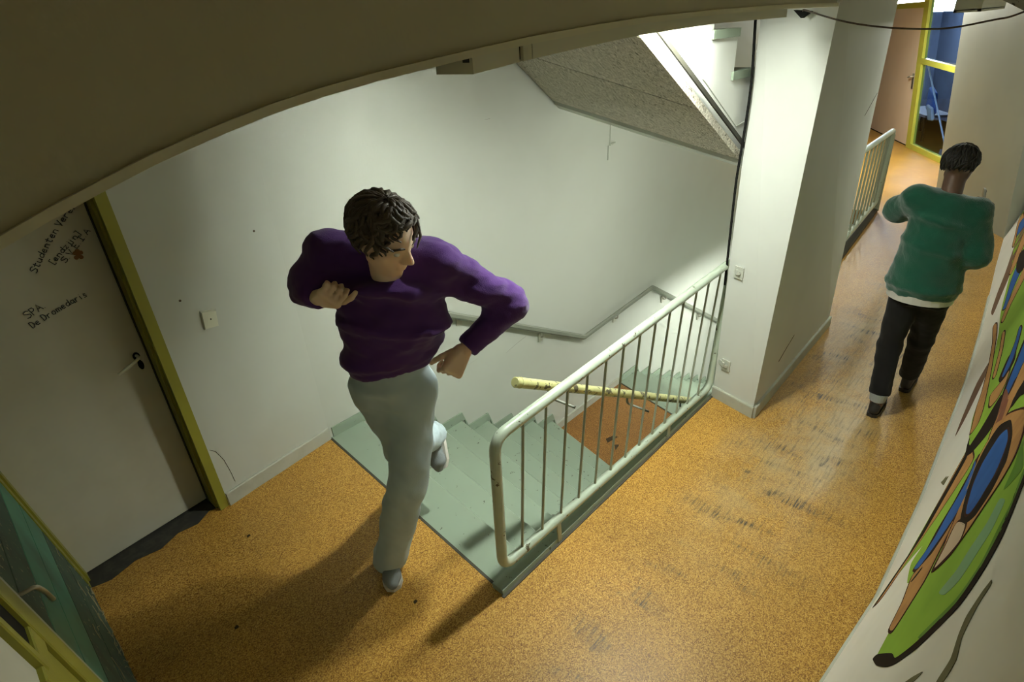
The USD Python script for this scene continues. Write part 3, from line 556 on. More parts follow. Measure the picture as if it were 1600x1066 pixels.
# lamps that light the place
def tube_lamp(label, a, b, r, strength, col, housing):
    t = thing('fluorescent_lamp', label=label, cat='lamp')
    obj('lamp_tube', tube([a, b], r, 12), glow('tube_glow_%d' % used.get('/World/fluorescent_lamp', 0), col, strength), t)
    obj('housing', housing, M['white'], t)
def hooded_lamp(label, centre, half_len, half_wid, tilt, strength, hood, side):
    t = thing('ceiling_lamp', label=label, cat='lamp'); c, a = np.array(centre), math.radians(tilt)
    n_, u_ = np.array([0, math.sin(a), -math.cos(a)]), np.array([0, math.cos(a), math.sin(a)])
    def lbox(x0, x1, u0, u1, d0, d1): return hull([c + np.array([x, 0, 0]) + u_ * u + n_ * d for x in (x0, x1) for u in (u0, u1) for d in (d0, d1)])
    L, W = half_len, half_wid
    obj('diffuser', lbox(-L, L, -W, W, -.004, 0), glow('stair_lamp_glow_%d' % used['/World/ceiling_lamp'], (.94, 1.0, .90), strength), t)
    obj('housing', [lbox(-L - .02, L + .02, -W - .02, W + .02, -.05, -.005), lbox(-L - .02, L + .02, W + .001, W + .012, -.03, hood), lbox(-L - .02, -L - .002, -W, W, -.03, side), lbox(L + .002, L + .02, -W, W, -.03, .02)], M['grey_metal'], t)
hooded_lamp('flat lamp behind the casing, next to the pillar', (2.72, 1.41, 2.70), .30, .06, LAMP_A[1], LAMP_A[0], .02, .02)
hooded_lamp('hooded lamp added behind the casing, its plates shaped to grade the light on the stairwell wall', (2.26, 1.43, 2.735), .06, .055, LAMP_B_ADDED[1], LAMP_B_ADDED[0], .12, .185)  # unseen added lamp; hood and end plate shaped to dim upper and left wall
tube_lamp('shaded tube lamp low over the lower stairs', (6.9, 1.70, -.90), (7.8, 1.70, -.90), .022, LAMP_LOWER, (.95, 1.0, .93), box(6.8, 1.565, -.86, 7.9, 1.90, -.82))
tube_lamp('tube lamp added on the stair side of the pillar to brighten the stairwell wall', (4.35, 1.60, 1.15), (4.95, 1.60, 1.15), .022, LAMP_PILLAR_ADDED, (.95, 1.0, .92), box(4.3, 1.512, 1.10, 5.0, 1.565, 1.20))  # unseen lamp, added for more light on the right part of the wall
ml = thing('ceiling_lamp', label='boxed lamp hanging from the corridor ceiling at the top right', cat='lamp')
obj('diffuser', box(5.99, .80, 2.556, 7.2, .92, 2.562), glow('mid_lamp_glow', (.94, 1.0, .90), LAMP_MID), ml)
obj('housing', [box(5.95, .775, 2.563, 7.24, .945, 2.785), box(5.95, .775, 2.550, 7.24, .795, 2.57), box(5.95, .925, 2.550, 7.24, .945, 2.57), box(5.95, .775, 2.550, 5.985, .945, 2.57), box(7.205, .775, 2.550, 7.24, .945, 2.57)], M['cream'], ml)
obj('lintel', hull([(x, y, z) for x in (3.02, 3.3) for y, z in ((-.42, 2.46), (.20, 2.535), (.37, 2.625), (.37, 2.79), (-.42, 2.79))]), paint('raw_concrete', (.36, .35, .29), rough=.9, dirt=.5, dirt_scale=9.0, bump=.5, bscale=40.0, chips=.40, chip_scale=26.0), label='bare concrete lintel at the top right of the corridor', kind='structure')
tube_lamp('tube lamp on the far corridor ceiling', (11.4, 2.9, 2.70), (12.9, 2.9, 2.70), .022, LAMP_CORRIDOR * 3, (.98, 1.0, .90), box(11.3, 2.85, 2.74, 13.0, 2.95, 2.785))
MURAL = [
 ('green_field', 'green', 0, [(9.218, 0.312), (7.826, 0.342), (6.74, 0.398), (6.037, 0.384), (5.518, 0.412), (4.195, 0.593), (4.003, 0.562), (3.806, 0.553), (3.587, 0.555), (3.341, 0.607), (3.03, 0.685), (2.658, 0.438), (2.33, 0.2), (2.332, 0.396), (2.269, 0.677), (2.186, 0.639), (1.904, 0.796), (1.842, 0.882), (1.724, 0.872), (1.642, 0.822), (1.547, 0.777), (1.526, 0.786), (1.431, 0.901), (1.389, 1.001), (1.354, 1.134), (1.351, 1.324), (1.407, 1.414), (1.494, 1.471), (1.685, 1.522), (1.867, 1.571), (2.498, 1.468), (3.538, 1.335), (6.845, 0.767), (8.875, 0.507)]),
 ('black_outline', 'black', 1, [(1.56, 0.749), (1.555, 0.788), (1.453, 0.94), (1.397, 0.996), (1.366, 1.128), (1.363, 1.319), (1.419, 1.41), (1.507, 1.468), (1.698, 1.512), (1.919, 1.549), (1.852, 1.592), (1.654, 1.541), (1.467, 1.491), (1.381, 1.433), (1.326, 1.343), (1.327, 1.154), (1.363, 1.015), (1.401, 0.936), (1.482, 0.824)]),
 ('orange_band', 'orange', 1, [(4.517, 0.493), (3.943, 0.562), (3.713, 0.564), (3.314, 0.625), (3.283, 0.714), (3.619, 0.683), (4.153, 0.604), (4.909, 0.468), (5.453, 0.376), (5.529, 0.316)]),
 ('orange_band', 'orange', 1, [(3.008, 0.7), (2.599, 0.442), (2.33, 0.2), (2.248, 0.34), (2.513, 0.569), (2.602, 0.771), (2.692, 0.877)]),
 ('black_outline', 'black', 2, [(3.134, 0.671), (2.965, 0.698), (2.604, 0.431), (2.32, 0.189), (2.282, 0.262), (2.531, 0.494), (2.869, 0.755)]),
 ('black_outline', 'black', 2, [(2.939, 0.72), (3.133, 0.664), (3.222, 0.655), (3.089, 0.698), (2.862, 0.829), (2.853, 0.923), (2.994, 0.969), (2.947, 0.994), (2.889, 0.994), (2.824, 0.92), (2.86, 0.798)]),
 ('brown_spike', 'brown', 0, [(4.517, 0.511), (4.416, 0.359), (4.071, 0.302), (3.791, 0.291), (3.86, 0.371), (4.059, 0.463), (4.328, 0.542)]),
 ('brown_spike', 'brown', 0, [(8.027, 0.48), (7.738, 0.369), (7.015, 0.277), (6.626, 0.199), (6.246, 0.159), (6.03, 0.218), (6.27, 0.291), (6.602, 0.388), (7.297, 0.541)]),
 ('orange_drop', 'orange', 2, [(3.614, 0.94), (3.492, 0.872), (3.527, 0.766), (3.35, 0.8), (3.255, 0.846), (3.219, 0.922), (3.324, 0.962)]),
 ('black_outline', 'black', 2, [(3.744, 0.96), (3.816, 0.868), (3.626, 0.819), (3.47, 0.875), (3.447, 0.934), (3.531, 0.99)]),
 ('blue_patch', 'blue', 3, [(3.96, 0.917), (3.764, 0.894), (3.582, 0.862), (3.517, 0.893), (3.549, 0.943), (3.678, 0.964), (4.031, 0.954), (4.17, 0.913)]),
 ('black_outline', 'black', 2, [(3.695, 1.057), (3.459, 1.004), (3.302, 0.978), (3.121, 0.977), (2.899, 1.005), (2.788, 1.07), (2.908, 1.102), (3.024, 1.127), (3.06, 1.187)]),
 ('blue_patch', 'blue', 3, [(3.598, 1.074), (3.401, 1.028), (3.235, 1.01), (3.062, 1.01), (2.886, 1.029), (2.843, 1.055), (2.972, 1.069), (3.085, 1.098), (3.117, 1.175)]),
 ('orange_band', 'orange', 4, [(3.19, 1.158), (2.996, 1.113), (2.892, 1.05), (2.771, 1.017), (2.585, 1.022), (2.554, 1.061), (2.615, 1.116), (2.701, 1.155), (2.806, 1.186), (2.865, 1.23)]),
 ('black_outline', 'black', 4, [(2.832, 1.247), (2.769, 1.169), (2.686, 1.17), (2.68, 1.231), (2.611, 1.295)]),
 ('orange_loop', 'orange', 4, [(2.347, 1.356), (2.556, 1.227), (2.667, 1.131), (2.671, 1.038), (2.571, 0.963), (2.291, 1.007), (2.007, 1.07), (1.835, 1.08), (1.737, 1.053), (1.706, 1.163), (1.738, 1.242), (1.785, 1.314), (1.832, 1.385), (1.906, 1.435), (2.089, 1.426)]),
 ('pale_tip', 'pale', 5, [(1.908, 1.126), (1.809, 1.093), (1.735, 1.064), (1.717, 1.151), (1.729, 1.211), (1.807, 1.211)]),
 ('black_outline', 'black', 5, [(2.492, 1.224), (2.634, 1.11), (2.635, 1.048), (2.522, 0.981), (2.189, 1.056), (1.892, 1.154), (1.818, 1.203), (1.785, 1.274), (1.838, 1.345), (1.946, 1.384), (2.21, 1.33)]),
 ('blue_patch', 'blue', 6, [(2.39, 1.238), (2.457, 1.167), (2.425, 1.123), (2.344, 1.09), (2.183, 1.104), (1.991, 1.155), (1.888, 1.191), (1.854, 1.226), (1.877, 1.272), (1.952, 1.321), (2.086, 1.323), (2.211, 1.305)]),
 ('black_outline', 'black', 3, [(2.629, 0.954), (2.509, 0.902), (2.325, 0.888), (2.185, 0.84), (1.871, 0.84), (1.863, 0.925), (1.957, 1.023), (2.073, 1.074), (2.231, 1.083)]),
 ('blue_patch', 'blue', 4, [(2.607, 0.929), (2.381, 0.94), (2.229, 0.898), (2.082, 0.879), (1.999, 0.792), (1.917, 0.877), (1.973, 0.979), (2.048, 1.049), (2.225, 1.057)]),
 ('orange_band', 'orange', 3, [(2.085, 1.003), (2.079, 0.93), (2.016, 0.857), (1.887, 0.836), (1.764, 0.841), (1.661, 0.811), (1.612, 0.862), (1.677, 0.942), (1.737, 1.002), (1.843, 1.042), (1.949, 1.075)]),
 ('dark_red_band', 'red', 4, [(3.162, 1.003), (2.671, 1.038), (2.471, 1.029), (2.481, 1.053), (2.578, 1.098), (2.862, 1.107)]),
 ('black_outline', 'black', 3, [(3.169, 0.965), (3.057, 0.823), (3.003, 0.694), (2.847, 0.802), (2.785, 0.963), (2.85, 1.067)]),
 ('blue_patch', 'blue', 2, [(8.453, 0.47), (8.615, 0.358), (8.038, 0.364), (7.974, 0.423), (7.999, 0.513)]),
 ('orange_band', 'orange', 2, [(7.744, 0.534), (7.112, 0.429), (6.713, 0.384), (6.58, 0.425), (6.748, 0.501), (7.159, 0.582)]),
 ('blue_patch', 'blue', 2, [(6.549, 0.522), (6.263, 0.454), (5.785, 0.44), (5.646, 0.43), (5.54, 0.495), (5.816, 0.534), (6.088, 0.605), (6.247, 0.667)]),
 ('orange_band', 'orange', 3, [(6.065, 0.686), (5.899, 0.63), (5.59, 0.518), (5.308, 0.471), (5.193, 0.521), (5.385, 0.58), (5.653, 0.737)]),
 ('black_outline', 'black', 3, [(6.732, 0.621), (6.907, 0.519), (6.621, 0.498), (6.321, 0.534), (6.064, 0.608), (6.065, 0.686)]),
 ('olive_drip', 'olive', 0, [(1.464, 1.553), (1.421, 1.509), (1.366, 1.48), (1.306, 1.49), (1.288, 1.455), (1.247, 1.405), (1.197, 1.389), (1.13, 1.383), (1.091, 1.343), (1.066, 1.375), (1.105, 1.414), (1.176, 1.412), (1.247, 1.451), (1.285, 1.491), (1.364, 1.452), (1.427, 1.49)]),
 ('olive_drip', 'olive', 0, [(1.185, 1.241), (1.206, 1.179), (1.219, 1.109), (1.199, 1.134), (1.178, 1.209)]),
 ('olive_drip', 'olive', 0, [(3.07, 0.468), (3.131, 0.396), (2.983, 0.49), (3.026, 0.521)]),
 ('teal_highlight', 'teal', 1, [(1.519, 1.368), (1.564, 1.417), (1.655, 1.449), (1.707, 1.411), (1.64, 1.37), (1.594, 1.304), (1.547, 1.252), (1.527, 1.174), (1.472, 1.225), (1.467, 1.301)]),
 ('dark_green_band', 'dark_green', 1, [(1.723, 1.514), (1.605, 1.491), (1.532, 1.452), (1.438, 1.405), (1.381, 1.313), (1.385, 1.134), (1.361, 1.16), (1.359, 1.321), (1.415, 1.412), (1.499, 1.472), (1.682, 1.523)]),
 ('dark_green_band', 'dark_green', 1, [(1.977, 1.456), (1.837, 1.451), (1.744, 1.421), (1.73, 1.487), (1.763, 1.506)]),
 ('orange_band', 'orange', 1, [(4.826, 0.579), (4.377, 0.648), (3.904, 0.691), (3.822, 0.735), (4.234, 0.706), (4.707, 0.632)]),
 ('orange_band', 'orange', 1, [(8.992, 0.37), (8.87, 0.302), (8.275, 0.315), (7.834, 0.313), (7.687, 0.346), (8.038, 0.364), (8.535, 0.366), (8.575, 0.424)]),
 ('brown_spike', 'olive', 0, [(3.09, 0.473), (3.112, 0.41), (3.028, 0.475)]),
]
MC = {'green': paint('mural_green', (.29, .47, .06), rough=.75, dirt=.35, dirt_scale=2.2, dark=(.06, .17, .03), bump=.04, spec=.06), 'black': plain('mural_black', (.022, .017, .014), .8, spec=.04),
      'orange': paint('mural_orange', (.50, .265, .10), rough=.75, dirt=.6, dirt_scale=5.0, dark=(.20, .075, .035), bump=.04, spec=.06), 'brown': paint('mural_brown', (.16, .085, .05), rough=.5, dirt=.5, dirt_scale=6.0, dark=(.07, .035, .03), spec=.06),
      'blue': paint('mural_blue', (.035, .125, .40), rough=.75, dirt=.5, dirt_scale=3.0, dark=(.02, .04, .13), bump=.04, spec=.06), 'pale': paint('mural_pale', (.62, .47, .34), dirt=.3, spec=.06), 'red': paint('mural_red', (.20, .06, .035), dirt=.3, spec=.06),
      'outline': plain('mural_outline', (.055, .022, .016), .8, spec=.04), 'teal': paint('mural_teal', (.22, .40, .22), rough=.75, dirt=.4, spec=.06), 'dark_green': paint('mural_dark_green', (.12, .26, .035), rough=.75, dirt=.5, spec=.06),
      'olive': plain('mural_olive', (.17, .16, .09), .8, spec=.05)}
mural = thing('mural', label='spray painted mural of green, blue and orange swirls on the right wall', cat='mural')
def smooth_loop(p, n=5):
    p = np.array(p); out = []
    for i in range(len(p)):
        p0, p1, p2, p3 = p[i - 1], p[i], p[(i + 1) % len(p)], p[(i + 2) % len(p)]
        m1, m2 = (p2 - p0) * .32, (p3 - p1) * .32
        for t in np.linspace(0, 1, n, endpoint=False):
            h = (2 * t**3 - 3 * t**2 + 1, t**3 - 2 * t**2 + t, -2 * t**3 + 3 * t**2, t**3 - t**2)
            out.append(h[0] * p1 + h[1] * m1 + h[2] * p2 + h[3] * m2)
    return np.array(out)
def mural_piece(poly, layer):
    parts = []
    for g in getattr(poly, 'geoms', [poly]):
        if g.geom_type != 'Polygon' or g.area < 1e-5: continue
        cells = []
        x0, _, x1, _ = g.bounds; edges = np.concatenate([[x0 - .01], xs[(xs > x0) & (xs < x1)], [x1 + .01]])
        for a, b in zip(edges, edges[1:]):
            for za in np.arange(0, 2.6, .25):
                c = g.intersection(sg.box(a, za, b, za + .25))
                cells += [q for q in getattr(c, 'geoms', [c]) if q.geom_type == 'Polygon' and q.area > 1e-6]
        for c in cells:
            m = trimesh.creation.extrude_polygon(c, .0008, engine='earcut'); vv = m.vertices
            y = mural_y(vv[:, 0], vv[:, 1]) + .0006 + .0005 * layer + vv[:, 2]
            m.vertices = np.stack([vv[:, 0], y, vv[:, 1]], 1); m.invert(); parts.append(m)
    return parts
for nm, c, layer, pts in MURAL:
    pl = sg.Polygon(smooth_loop([(min(x, 9.05), z) for x, z in pts])).buffer(0).intersection(sg.box(-1, .005, 9.1, 2.6))
    if c in ('orange', 'blue', 'pale') and layer:
        rim_ = pl.buffer(.011).intersection(sg.box(-1, .005, 9.1, 2.6)); pcs = mural_piece(rim_.difference(pl.buffer(-.002)), layer - .35)
        if pcs: obj('dark_outline', pcs, MC['outline'], mural)
    pcs = mural_piece(pl, layer)
    if pcs: obj(nm, pcs, MC[c], mural)

# ---------------------------------------------------------------- people
V = lambda *a: np.array(a, float)
ICO = trimesh.creation.icosphere(2, 1.0).vertices
def unit(a): a = np.asarray(a, float); return a / np.linalg.norm(a)
from scipy.spatial import ConvexHull
from scipy.sparse import coo_matrix
def hm(pts):
    """A convex piece of a figure: (corners, face planes)."""
    pts = np.asarray(pts, float); h = ConvexHull(pts); eq = np.unique(np.round(h.equations, 4), axis=0)
    return pts[h.vertices], eq
def solid(piece): return trimesh.convex.convex_hull(piece[0])
def bone(a, b, ra, rb): return hm(np.vstack([np.asarray(a) + ICO * ra, np.asarray(b) + ICO * rb]))
RING = np.linspace(0, 2 * np.pi, 22, endpoint=False)
def ring(c, l, f): return np.asarray(c) + np.outer(np.cos(RING), l) + np.outer(np.sin(RING), f)
def loft(rings): return [hm(np.vstack([a, b])) for a, b in zip(rings, rings[1:])]
def chain(pts, rs, flat_end=False):
    out = [bone(a, b, ra, rb) for a, b, ra, rb in zip(pts, pts[1:], rs, rs[1:])]
    if flat_end:   # a cuff: the last bone ends in a flat ring
        a, b = np.asarray(pts[-2]), np.asarray(pts[-1]); d = unit(b - a); s = unit(np.cross(d, (0.3, .2, 1))); u = np.cross(d, s)
        out[-1] = hm(np.vstack([a + ICO * rs[-2], ring(b, s * rs[-1], u * rs[-1])]))
    return out
def surface_net(g, origin, h):
    """Smooth quad surface of the zero level of a distance grid, as triangles."""
    inside = g < 0; nx, ny, nz = g.shape
    c = [(i, j, k) for i in (0, 1) for j in (0, 1) for k in (0, 1)]
    sl = lambda i, j, k: g[i:nx - 1 + i, j:ny - 1 + j, k:nz - 1 + k]
    cnt = sum((sl(*q) < 0).astype(np.int8) for q in c); cell = np.argwhere((cnt > 0) & (cnt < 8))
    idx = -np.ones((nx - 1, ny - 1, nz - 1), int); idx[tuple(cell.T)] = np.arange(len(cell))
    acc, num = np.zeros((len(cell), 3)), np.zeros(len(cell))
    val = {q: g[cell[:, 0] + q[0], cell[:, 1] + q[1], cell[:, 2] + q[2]] for q in c}
    for q in c:
        for ax in range(3):
            if q[ax] == 0:
                r_ = tuple(1 if i == ax else q[i] for i in range(3)); va, vb = val[q], val[r_]; m = (va < 0) != (vb < 0)
                t = va[m] / (va[m] - vb[m]); p = np.tile(np.array(q, float), (m.sum(), 1)); p[:, ax] += t; acc[m] += p; num[m] += 1
    v = origin + (cell + acc / num[:, None]) * h; f = []
    for ax in range(3):
        o = [np.array(e) for e in np.eye(3, dtype=int) if e[ax] == 0]; e = np.eye(3, dtype=int)[ax]
        a0 = inside[tuple(slice(0, n - 1 if i == ax else n) for i, n in enumerate(g.shape))]; b0 = inside[tuple(slice(1, n) if i == ax else slice(0, n) for i, n in enumerate(g.shape))]
        P = np.argwhere(a0 != b0); P = P[(P[:, [i for i in range(3) if i != ax]] > 0).all(1)]
        P = P[(P[:, 0] < nx - 1) & (P[:, 1] < ny - 1) & (P[:, 2] < nz - 1)]
        qd = np.stack([idx[tuple((P - k).T)] for k in (0 * o[0], o[0], o[0] + o[1], o[1])], 1)
        flip = a0[tuple(P.T)] if ax != 1 else ~a0[tuple(P.T)]
        qd[flip] = qd[flip][:, ::-1]; qd = qd[(qd >= 0).all(1)]
        f += [qd[:, [0, 1, 2]], qd[:, [0, 2, 3]]]
    m = trimesh.Trimesh(v, np.vstack(f), process=False)
    if m.volume < 0: m.invert()
    return m
def skin_over(parts, h, blend=.02, it=2, wrinkle=0.0, freq=18.0, seed=0, stretch=(1, 1, 1)):
    """One continuous skin over convex pieces, blended smoothly where they meet."""
    lo_, hi_ = np.min([p[0].min(0) for p in parts], 0) - 5 * h - blend, np.max([p[0].max(0) for p in parts], 0) + 5 * h + blend
    n = np.ceil((hi_ - lo_) / h).astype(int) + 1; g = np.full(n, .2, np.float32); pad = 3 * h + blend
    for piece in parts:
        pv, eq, k_ = piece if len(piece) == 3 else (*piece, blend)
        a = np.maximum(0, np.floor((pv.min(0) - pad - lo_) / h).astype(int)); b = np.minimum(n, np.ceil((pv.max(0) + pad - lo_) / h).astype(int) + 1)
        ax = [lo_[i] + h * np.arange(a[i], b[i]) for i in range(3)]; d = np.full([len(x) for x in ax], -9.0, np.float32)
        for e in eq.astype(np.float32):
            np.maximum(d, (e[0] * ax[0] + e[3])[:, None, None].astype(np.float32) + (e[1] * ax[1])[None, :, None].astype(np.float32) + (e[2] * ax[2])[None, None, :].astype(np.float32), out=d)
        w = tuple(slice(a[i], b[i]) for i in range(3)); o = g[w]; hh = np.maximum(k_ - np.abs(o - d), 0) / k_
        g[w] = np.minimum(o, d) - hh * hh * k_ * .25
    t = surface_net(g, lo_, h)
    e = t.edges_unique; nv = len(t.vertices); vv = np.array(t.vertices)
    A = coo_matrix((np.ones(2 * len(e)), (np.r_[e[:, 0], e[:, 1]], np.r_[e[:, 1], e[:, 0]])), shape=(nv, nv)).tocsr(); dg = np.maximum(np.asarray(A.sum(1)), 1)
    for w in (.5, -.52) * it: vv = vv + w * (A @ vv / dg - vv)
    t = trimesh.Trimesh(vv, t.faces, process=False)
    if wrinkle:
        p = t.vertices * np.array(stretch) * freq
        n_ = meshkit.fbm(p, 3, seed) - .5; r_ = np.abs(meshkit.noise(p * .7, seed + 9) - .5)
        t.vertices = t.vertices + t.vertex_normals * ((n_ * 1.1 - r_ * .6 + .1) * wrinkle)[:, None]
    return t

def hand(wrist, d, back, s, curl, thumb_side, spread=.12):
    """Palm, four fingers and a thumb. d: wrist to knuckles, back: out of the back of the hand, thumb_side +1/-1 along cross(d, back), curl: bend per finger joint."""
    d = unit(d); back = unit(back - d * (np.asarray(back) @ d)); w = np.cross(d, back) * thumb_side
    wrist = np.asarray(wrist)
    P = lambda a, b, c: wrist + (d * a + w * b + back * c) * s
    parts = [hm(np.vstack([P(.0, b, 0) + ICO * .021 * s for b in (-.014, .014)] + [P(.085, b, 0) + ICO * .0145 * s for b in (-.031, -.01, .012, .032)] + [P(.03, .028, -.008) + ICO * .017 * s]))]
    for b, ln, k in ((.031, .92, .9), (.011, 1.0, 1.0), (-.010, .94, 1.05), (-.030, .76, 1.12)):
        p = P(.086, b, 0); a = 0; q = unit(d + w * b * spread * 10)
        for seg, r0, r1 in ((.043, .0100, .0092), (.027, .0092, .0085), (.021, .0085, .0075)):
            a += curl * k; dv = q * math.cos(a) - back * math.sin(a); p2 = p + dv * seg * ln * s
            parts.append(bone(p, p2, r0 * s, r1 * s)); p = p2
    p = P(.022, .034, -.008); a = 0
    for seg, r0, r1, an in ((.042, .0135, .0115, .25), (.031, .0115, .0105, .55), (.025, .0102, .0085, .95)):
        dv = unit(d * (.75 - an * .1) + w * (.62 - an * .75) - back * (.28 + an * curl * .45)); p2 = p + dv * seg * s
        parts.append(bone(p, p2, r0 * s, r1 * s)); p = p2
    return [(*q, .004) for q in parts]

def head_parts(c, fwd, up, s):
    """Skull with face; local x = person's left, y = forward, z = up, in head heights."""
    f = unit(fwd); u = unit(np.asarray(up) - f * (np.asarray(up) @ f)); l = np.cross(u, f)
    T = lambda x, y, z: np.asarray(c) + (l * x + f * y + u * z) * s
    E = lambda x, y, z, rx, ry, rz: hm(np.asarray(c) + np.outer(ICO[:, 0] * rx + x, l) * s + np.outer(ICO[:, 1] * ry + y, f) * s + np.outer(ICO[:, 2] * rz + z, u) * s)
    H_ = lambda *bs: hm(np.vstack([np.asarray(T(*b[:3])) + ICO * b[3] * s for b in bs]))
    parts = [E(0, -.04, .12, .325, .40, .37), E(0, .06, .03, .29, .33, .36),
             H_((.20, .16, -.10, .10), (-.20, .16, -.10, .10), (0, .27, -.40, .085), (.06, .25, -.40, .07), (-.06, .25, -.40, .07), (.22, .0, -.22, .075), (-.22, .0, -.22, .075), (0, .28, -.1, .1)),
             H_((.13, .315, .075, .045), (-.13, .315, .075, .045), (0, .335, .10, .06)),
             H_((0, .375, .03, .030), (0, .47, -.115, .042), (.055, .395, -.14, .036), (-.055, .395, -.14, .036), (0, .36, -.14, .05)),
             H_((.075, .345, -.245, .022), (-.075, .345, -.245, .022), (0, .372, -.235, .026)), H_((.065, .34, -.283, .022), (-.065, .34, -.283, .022), (0, .365, -.287, .028))]
    for q in (1, -1): parts.append(E(q * .325, -.03, -.03, .035, .075, .105))
    eyes = [trimesh.convex.convex_hull(np.asarray(T(q * .135, .315, .005)) + ICO * .048 * s) for q in (1, -1)]
    brows = [trimesh.convex.convex_hull(np.vstack([np.asarray(T(q * a, b, z)) + ICO * .016 * s for a, b, z in ((.07, .375, .085), (.14, .365, .105), (.215, .31, .085))])) for q in (1, -1)]
    return [(*q, .012) for q in parts], eyes, brows, T, (l, f, u)

def hair_mesh(T, s, n, length, curl, seed, front=.30, thick=1.0):
    r = random.Random(seed); out = []
    def surf(a, t, k):      # a: heading from the crown, t: 0 crown .. 1 low on the head
        th = t * 2.05; x, y, z = math.sin(th) * math.sin(a), math.sin(th) * math.cos(a), math.cos(th)
        return T(x * .345 * k, -.045 + y * .42 * k, .115 + z * .385 * k)
    def tmax(a):            # how low the hair comes: forehead, sides, nape
        c = math.cos(a); return front + (1 - front) * min(1, max(0, (.80 - c) / .95)) ** .8
    cap = []; na, nt = 40, 14; v, f = [], []
    for j in range(nt + 1):
        for i in range(na):
            a = 2 * math.pi * i / na; v.append(surf(a, tmax(a) * .97 * j / nt, 1.07 + .03 * math.sin(9 * a + 3 * j)))
    for j in range(nt):
        for i in range(na): a, b = j * na + i, j * na + (i + 1) % na; f += [[a, a + na, b + na], [a, b + na, b]]
    out.append(trimesh.Trimesh(np.array(v), np.array(f), process=False))
    for i in range(n):
        a = r.uniform(0, 2 * math.pi); t0 = r.uniform(0, .55) ; t1 = min(1.08, tmax(a) * r.uniform(.85, 1.05 * length)); ph = r.uniform(0, 6.28); k0 = r.uniform(1.06, 1.16) * thick; sw = r.uniform(-.5, .5) * curl
        if t1 <= t0 + .1: t0 = max(0, t1 - .35)
        pts = [surf(a + sw * q + .16 * curl * math.sin(ph + q * 7), t0 + (t1 - t0) * q, k0 + .035 * curl * math.sin(ph * 2 + 9 * q)) for q in np.linspace(0, 1, 9)]
        out.append(tube(pts, np.array([.012, .028, .034, .036, .036, .034, .03, .022, .008]) * s, 6))
    return out

M['skin_light'] = mat('skin_light', {'p': ('principled_bsdf', {'base_color': (.74, .54, .39), 'roughness': .5, 'subsurface_weight': .12, 'subsurface_radius': (1, .35, .2), 'subsurface_scale': .01})})
M['skin_dark'] = mat('skin_dark', {'p': ('principled_bsdf', {'base_color': (.13, .07, .045), 'roughness': .45})})
def cloth(name, col, rough=.9, sheen=.3, fine=240.0, fuzz=.35, var=.25, dark=None):
    dark = dark or tuple(c * .55 for c in col)
    return mat(name, {'g': ('geometry', {}), 'n': ('noise_texture', {'scale': fine, 'detail': 3.0}), 'v': ('noise_texture', {'scale': 9.0, 'detail': 4.0}), 'm0': ('math', {'math_type': 'multiply', 'value2': var}),
                      'mx': ('mix_color', {'a': col, 'b': dark}), 'b': ('bump', {'strength': fuzz, 'distance': .004}), 'p': ('principled_bsdf', {'roughness': rough, 'sheen_weight': sheen, 'specular_ior_level': .15})},
               [('g.position', 'n.vector'), ('g.position', 'v.vector'), ('v.fac', 'm0.value1'), ('m0.value', 'mx.fac'), ('mx.result', 'p.base_color'), ('n.fac', 'b.height'), ('b.normal', 'p.normal')])
M['purple'] = cloth('purple_sweater', (.074, .026, .150), sheen=.2)
M['jeans'] = cloth('light_jeans', (.50, .61, .655), sheen=.1, fine=420.0, fuzz=.2, var=.5)
M['green_knit'] = cloth('green_knit', (.007, .085, .05), sheen=.6, fine=170.0, fuzz=.8)
M['black_cloth'] = cloth('black_trousers', (.010, .0095, .009), sheen=.1)
M['white_cloth2'] = cloth('white_undershirt', (.62, .60, .54), sheen=.1)
M['hair_brown'] = plain('hair_brown', (.055, .040, .026), .55)
M['hair_black'] = plain('hair_black', (.010, .008, .007), .6)
M['shoe_grey'] = cloth('grey_shoe', (.26, .29, .30), rough=.6, sheen=0)
M['shoe_dark'] = plain('dark_shoe', (.018, .016, .016), .5)
M['eye'] = plain('eye', (.55, .53, .5), .2)

def shoe(heel, toe, s, up=(0, 0, 1)):
    heel, toe, up = np.asarray(heel), np.asarray(toe), unit(up); d = unit(toe - heel); up = unit(up - d * (up @ d)); w = np.cross(d, up); L = np.linalg.norm(toe - heel)
    Q = lambda a, b, c: heel + d * a * L + w * b * s + up * c * s
    sole = hm([Q(a, b, c) for a, b in ((-.05, -.030), (-.05, .030), (.05, -.036), (.05, .036), (.45, -.036), (.45, .034), (.75, -.048), (.75, .046), (.95, -.034), (.95, .032), (1.02, 0), (-.09, 0)) for c in (0, .026)])
    upper = [hm(np.vstack([Q(.02, 0, .05) + ICO * .034 * s, Q(.30, 0, .07) + ICO * .036 * s, Q(.12, 0, .11) + ICO * .038 * s])), hm(np.vstack([Q(.30, 0, .065) + ICO * .036 * s, Q(.75, .008, .042) + ICO * .034 * s, Q(.72, -.012, .042) + ICO * .034 * s])), hm(np.vstack([Q(.75, 0, .042) + ICO * .036 * s, Q(.92, 0, .034) + ICO * .026 * s]))]
    return sole, upper

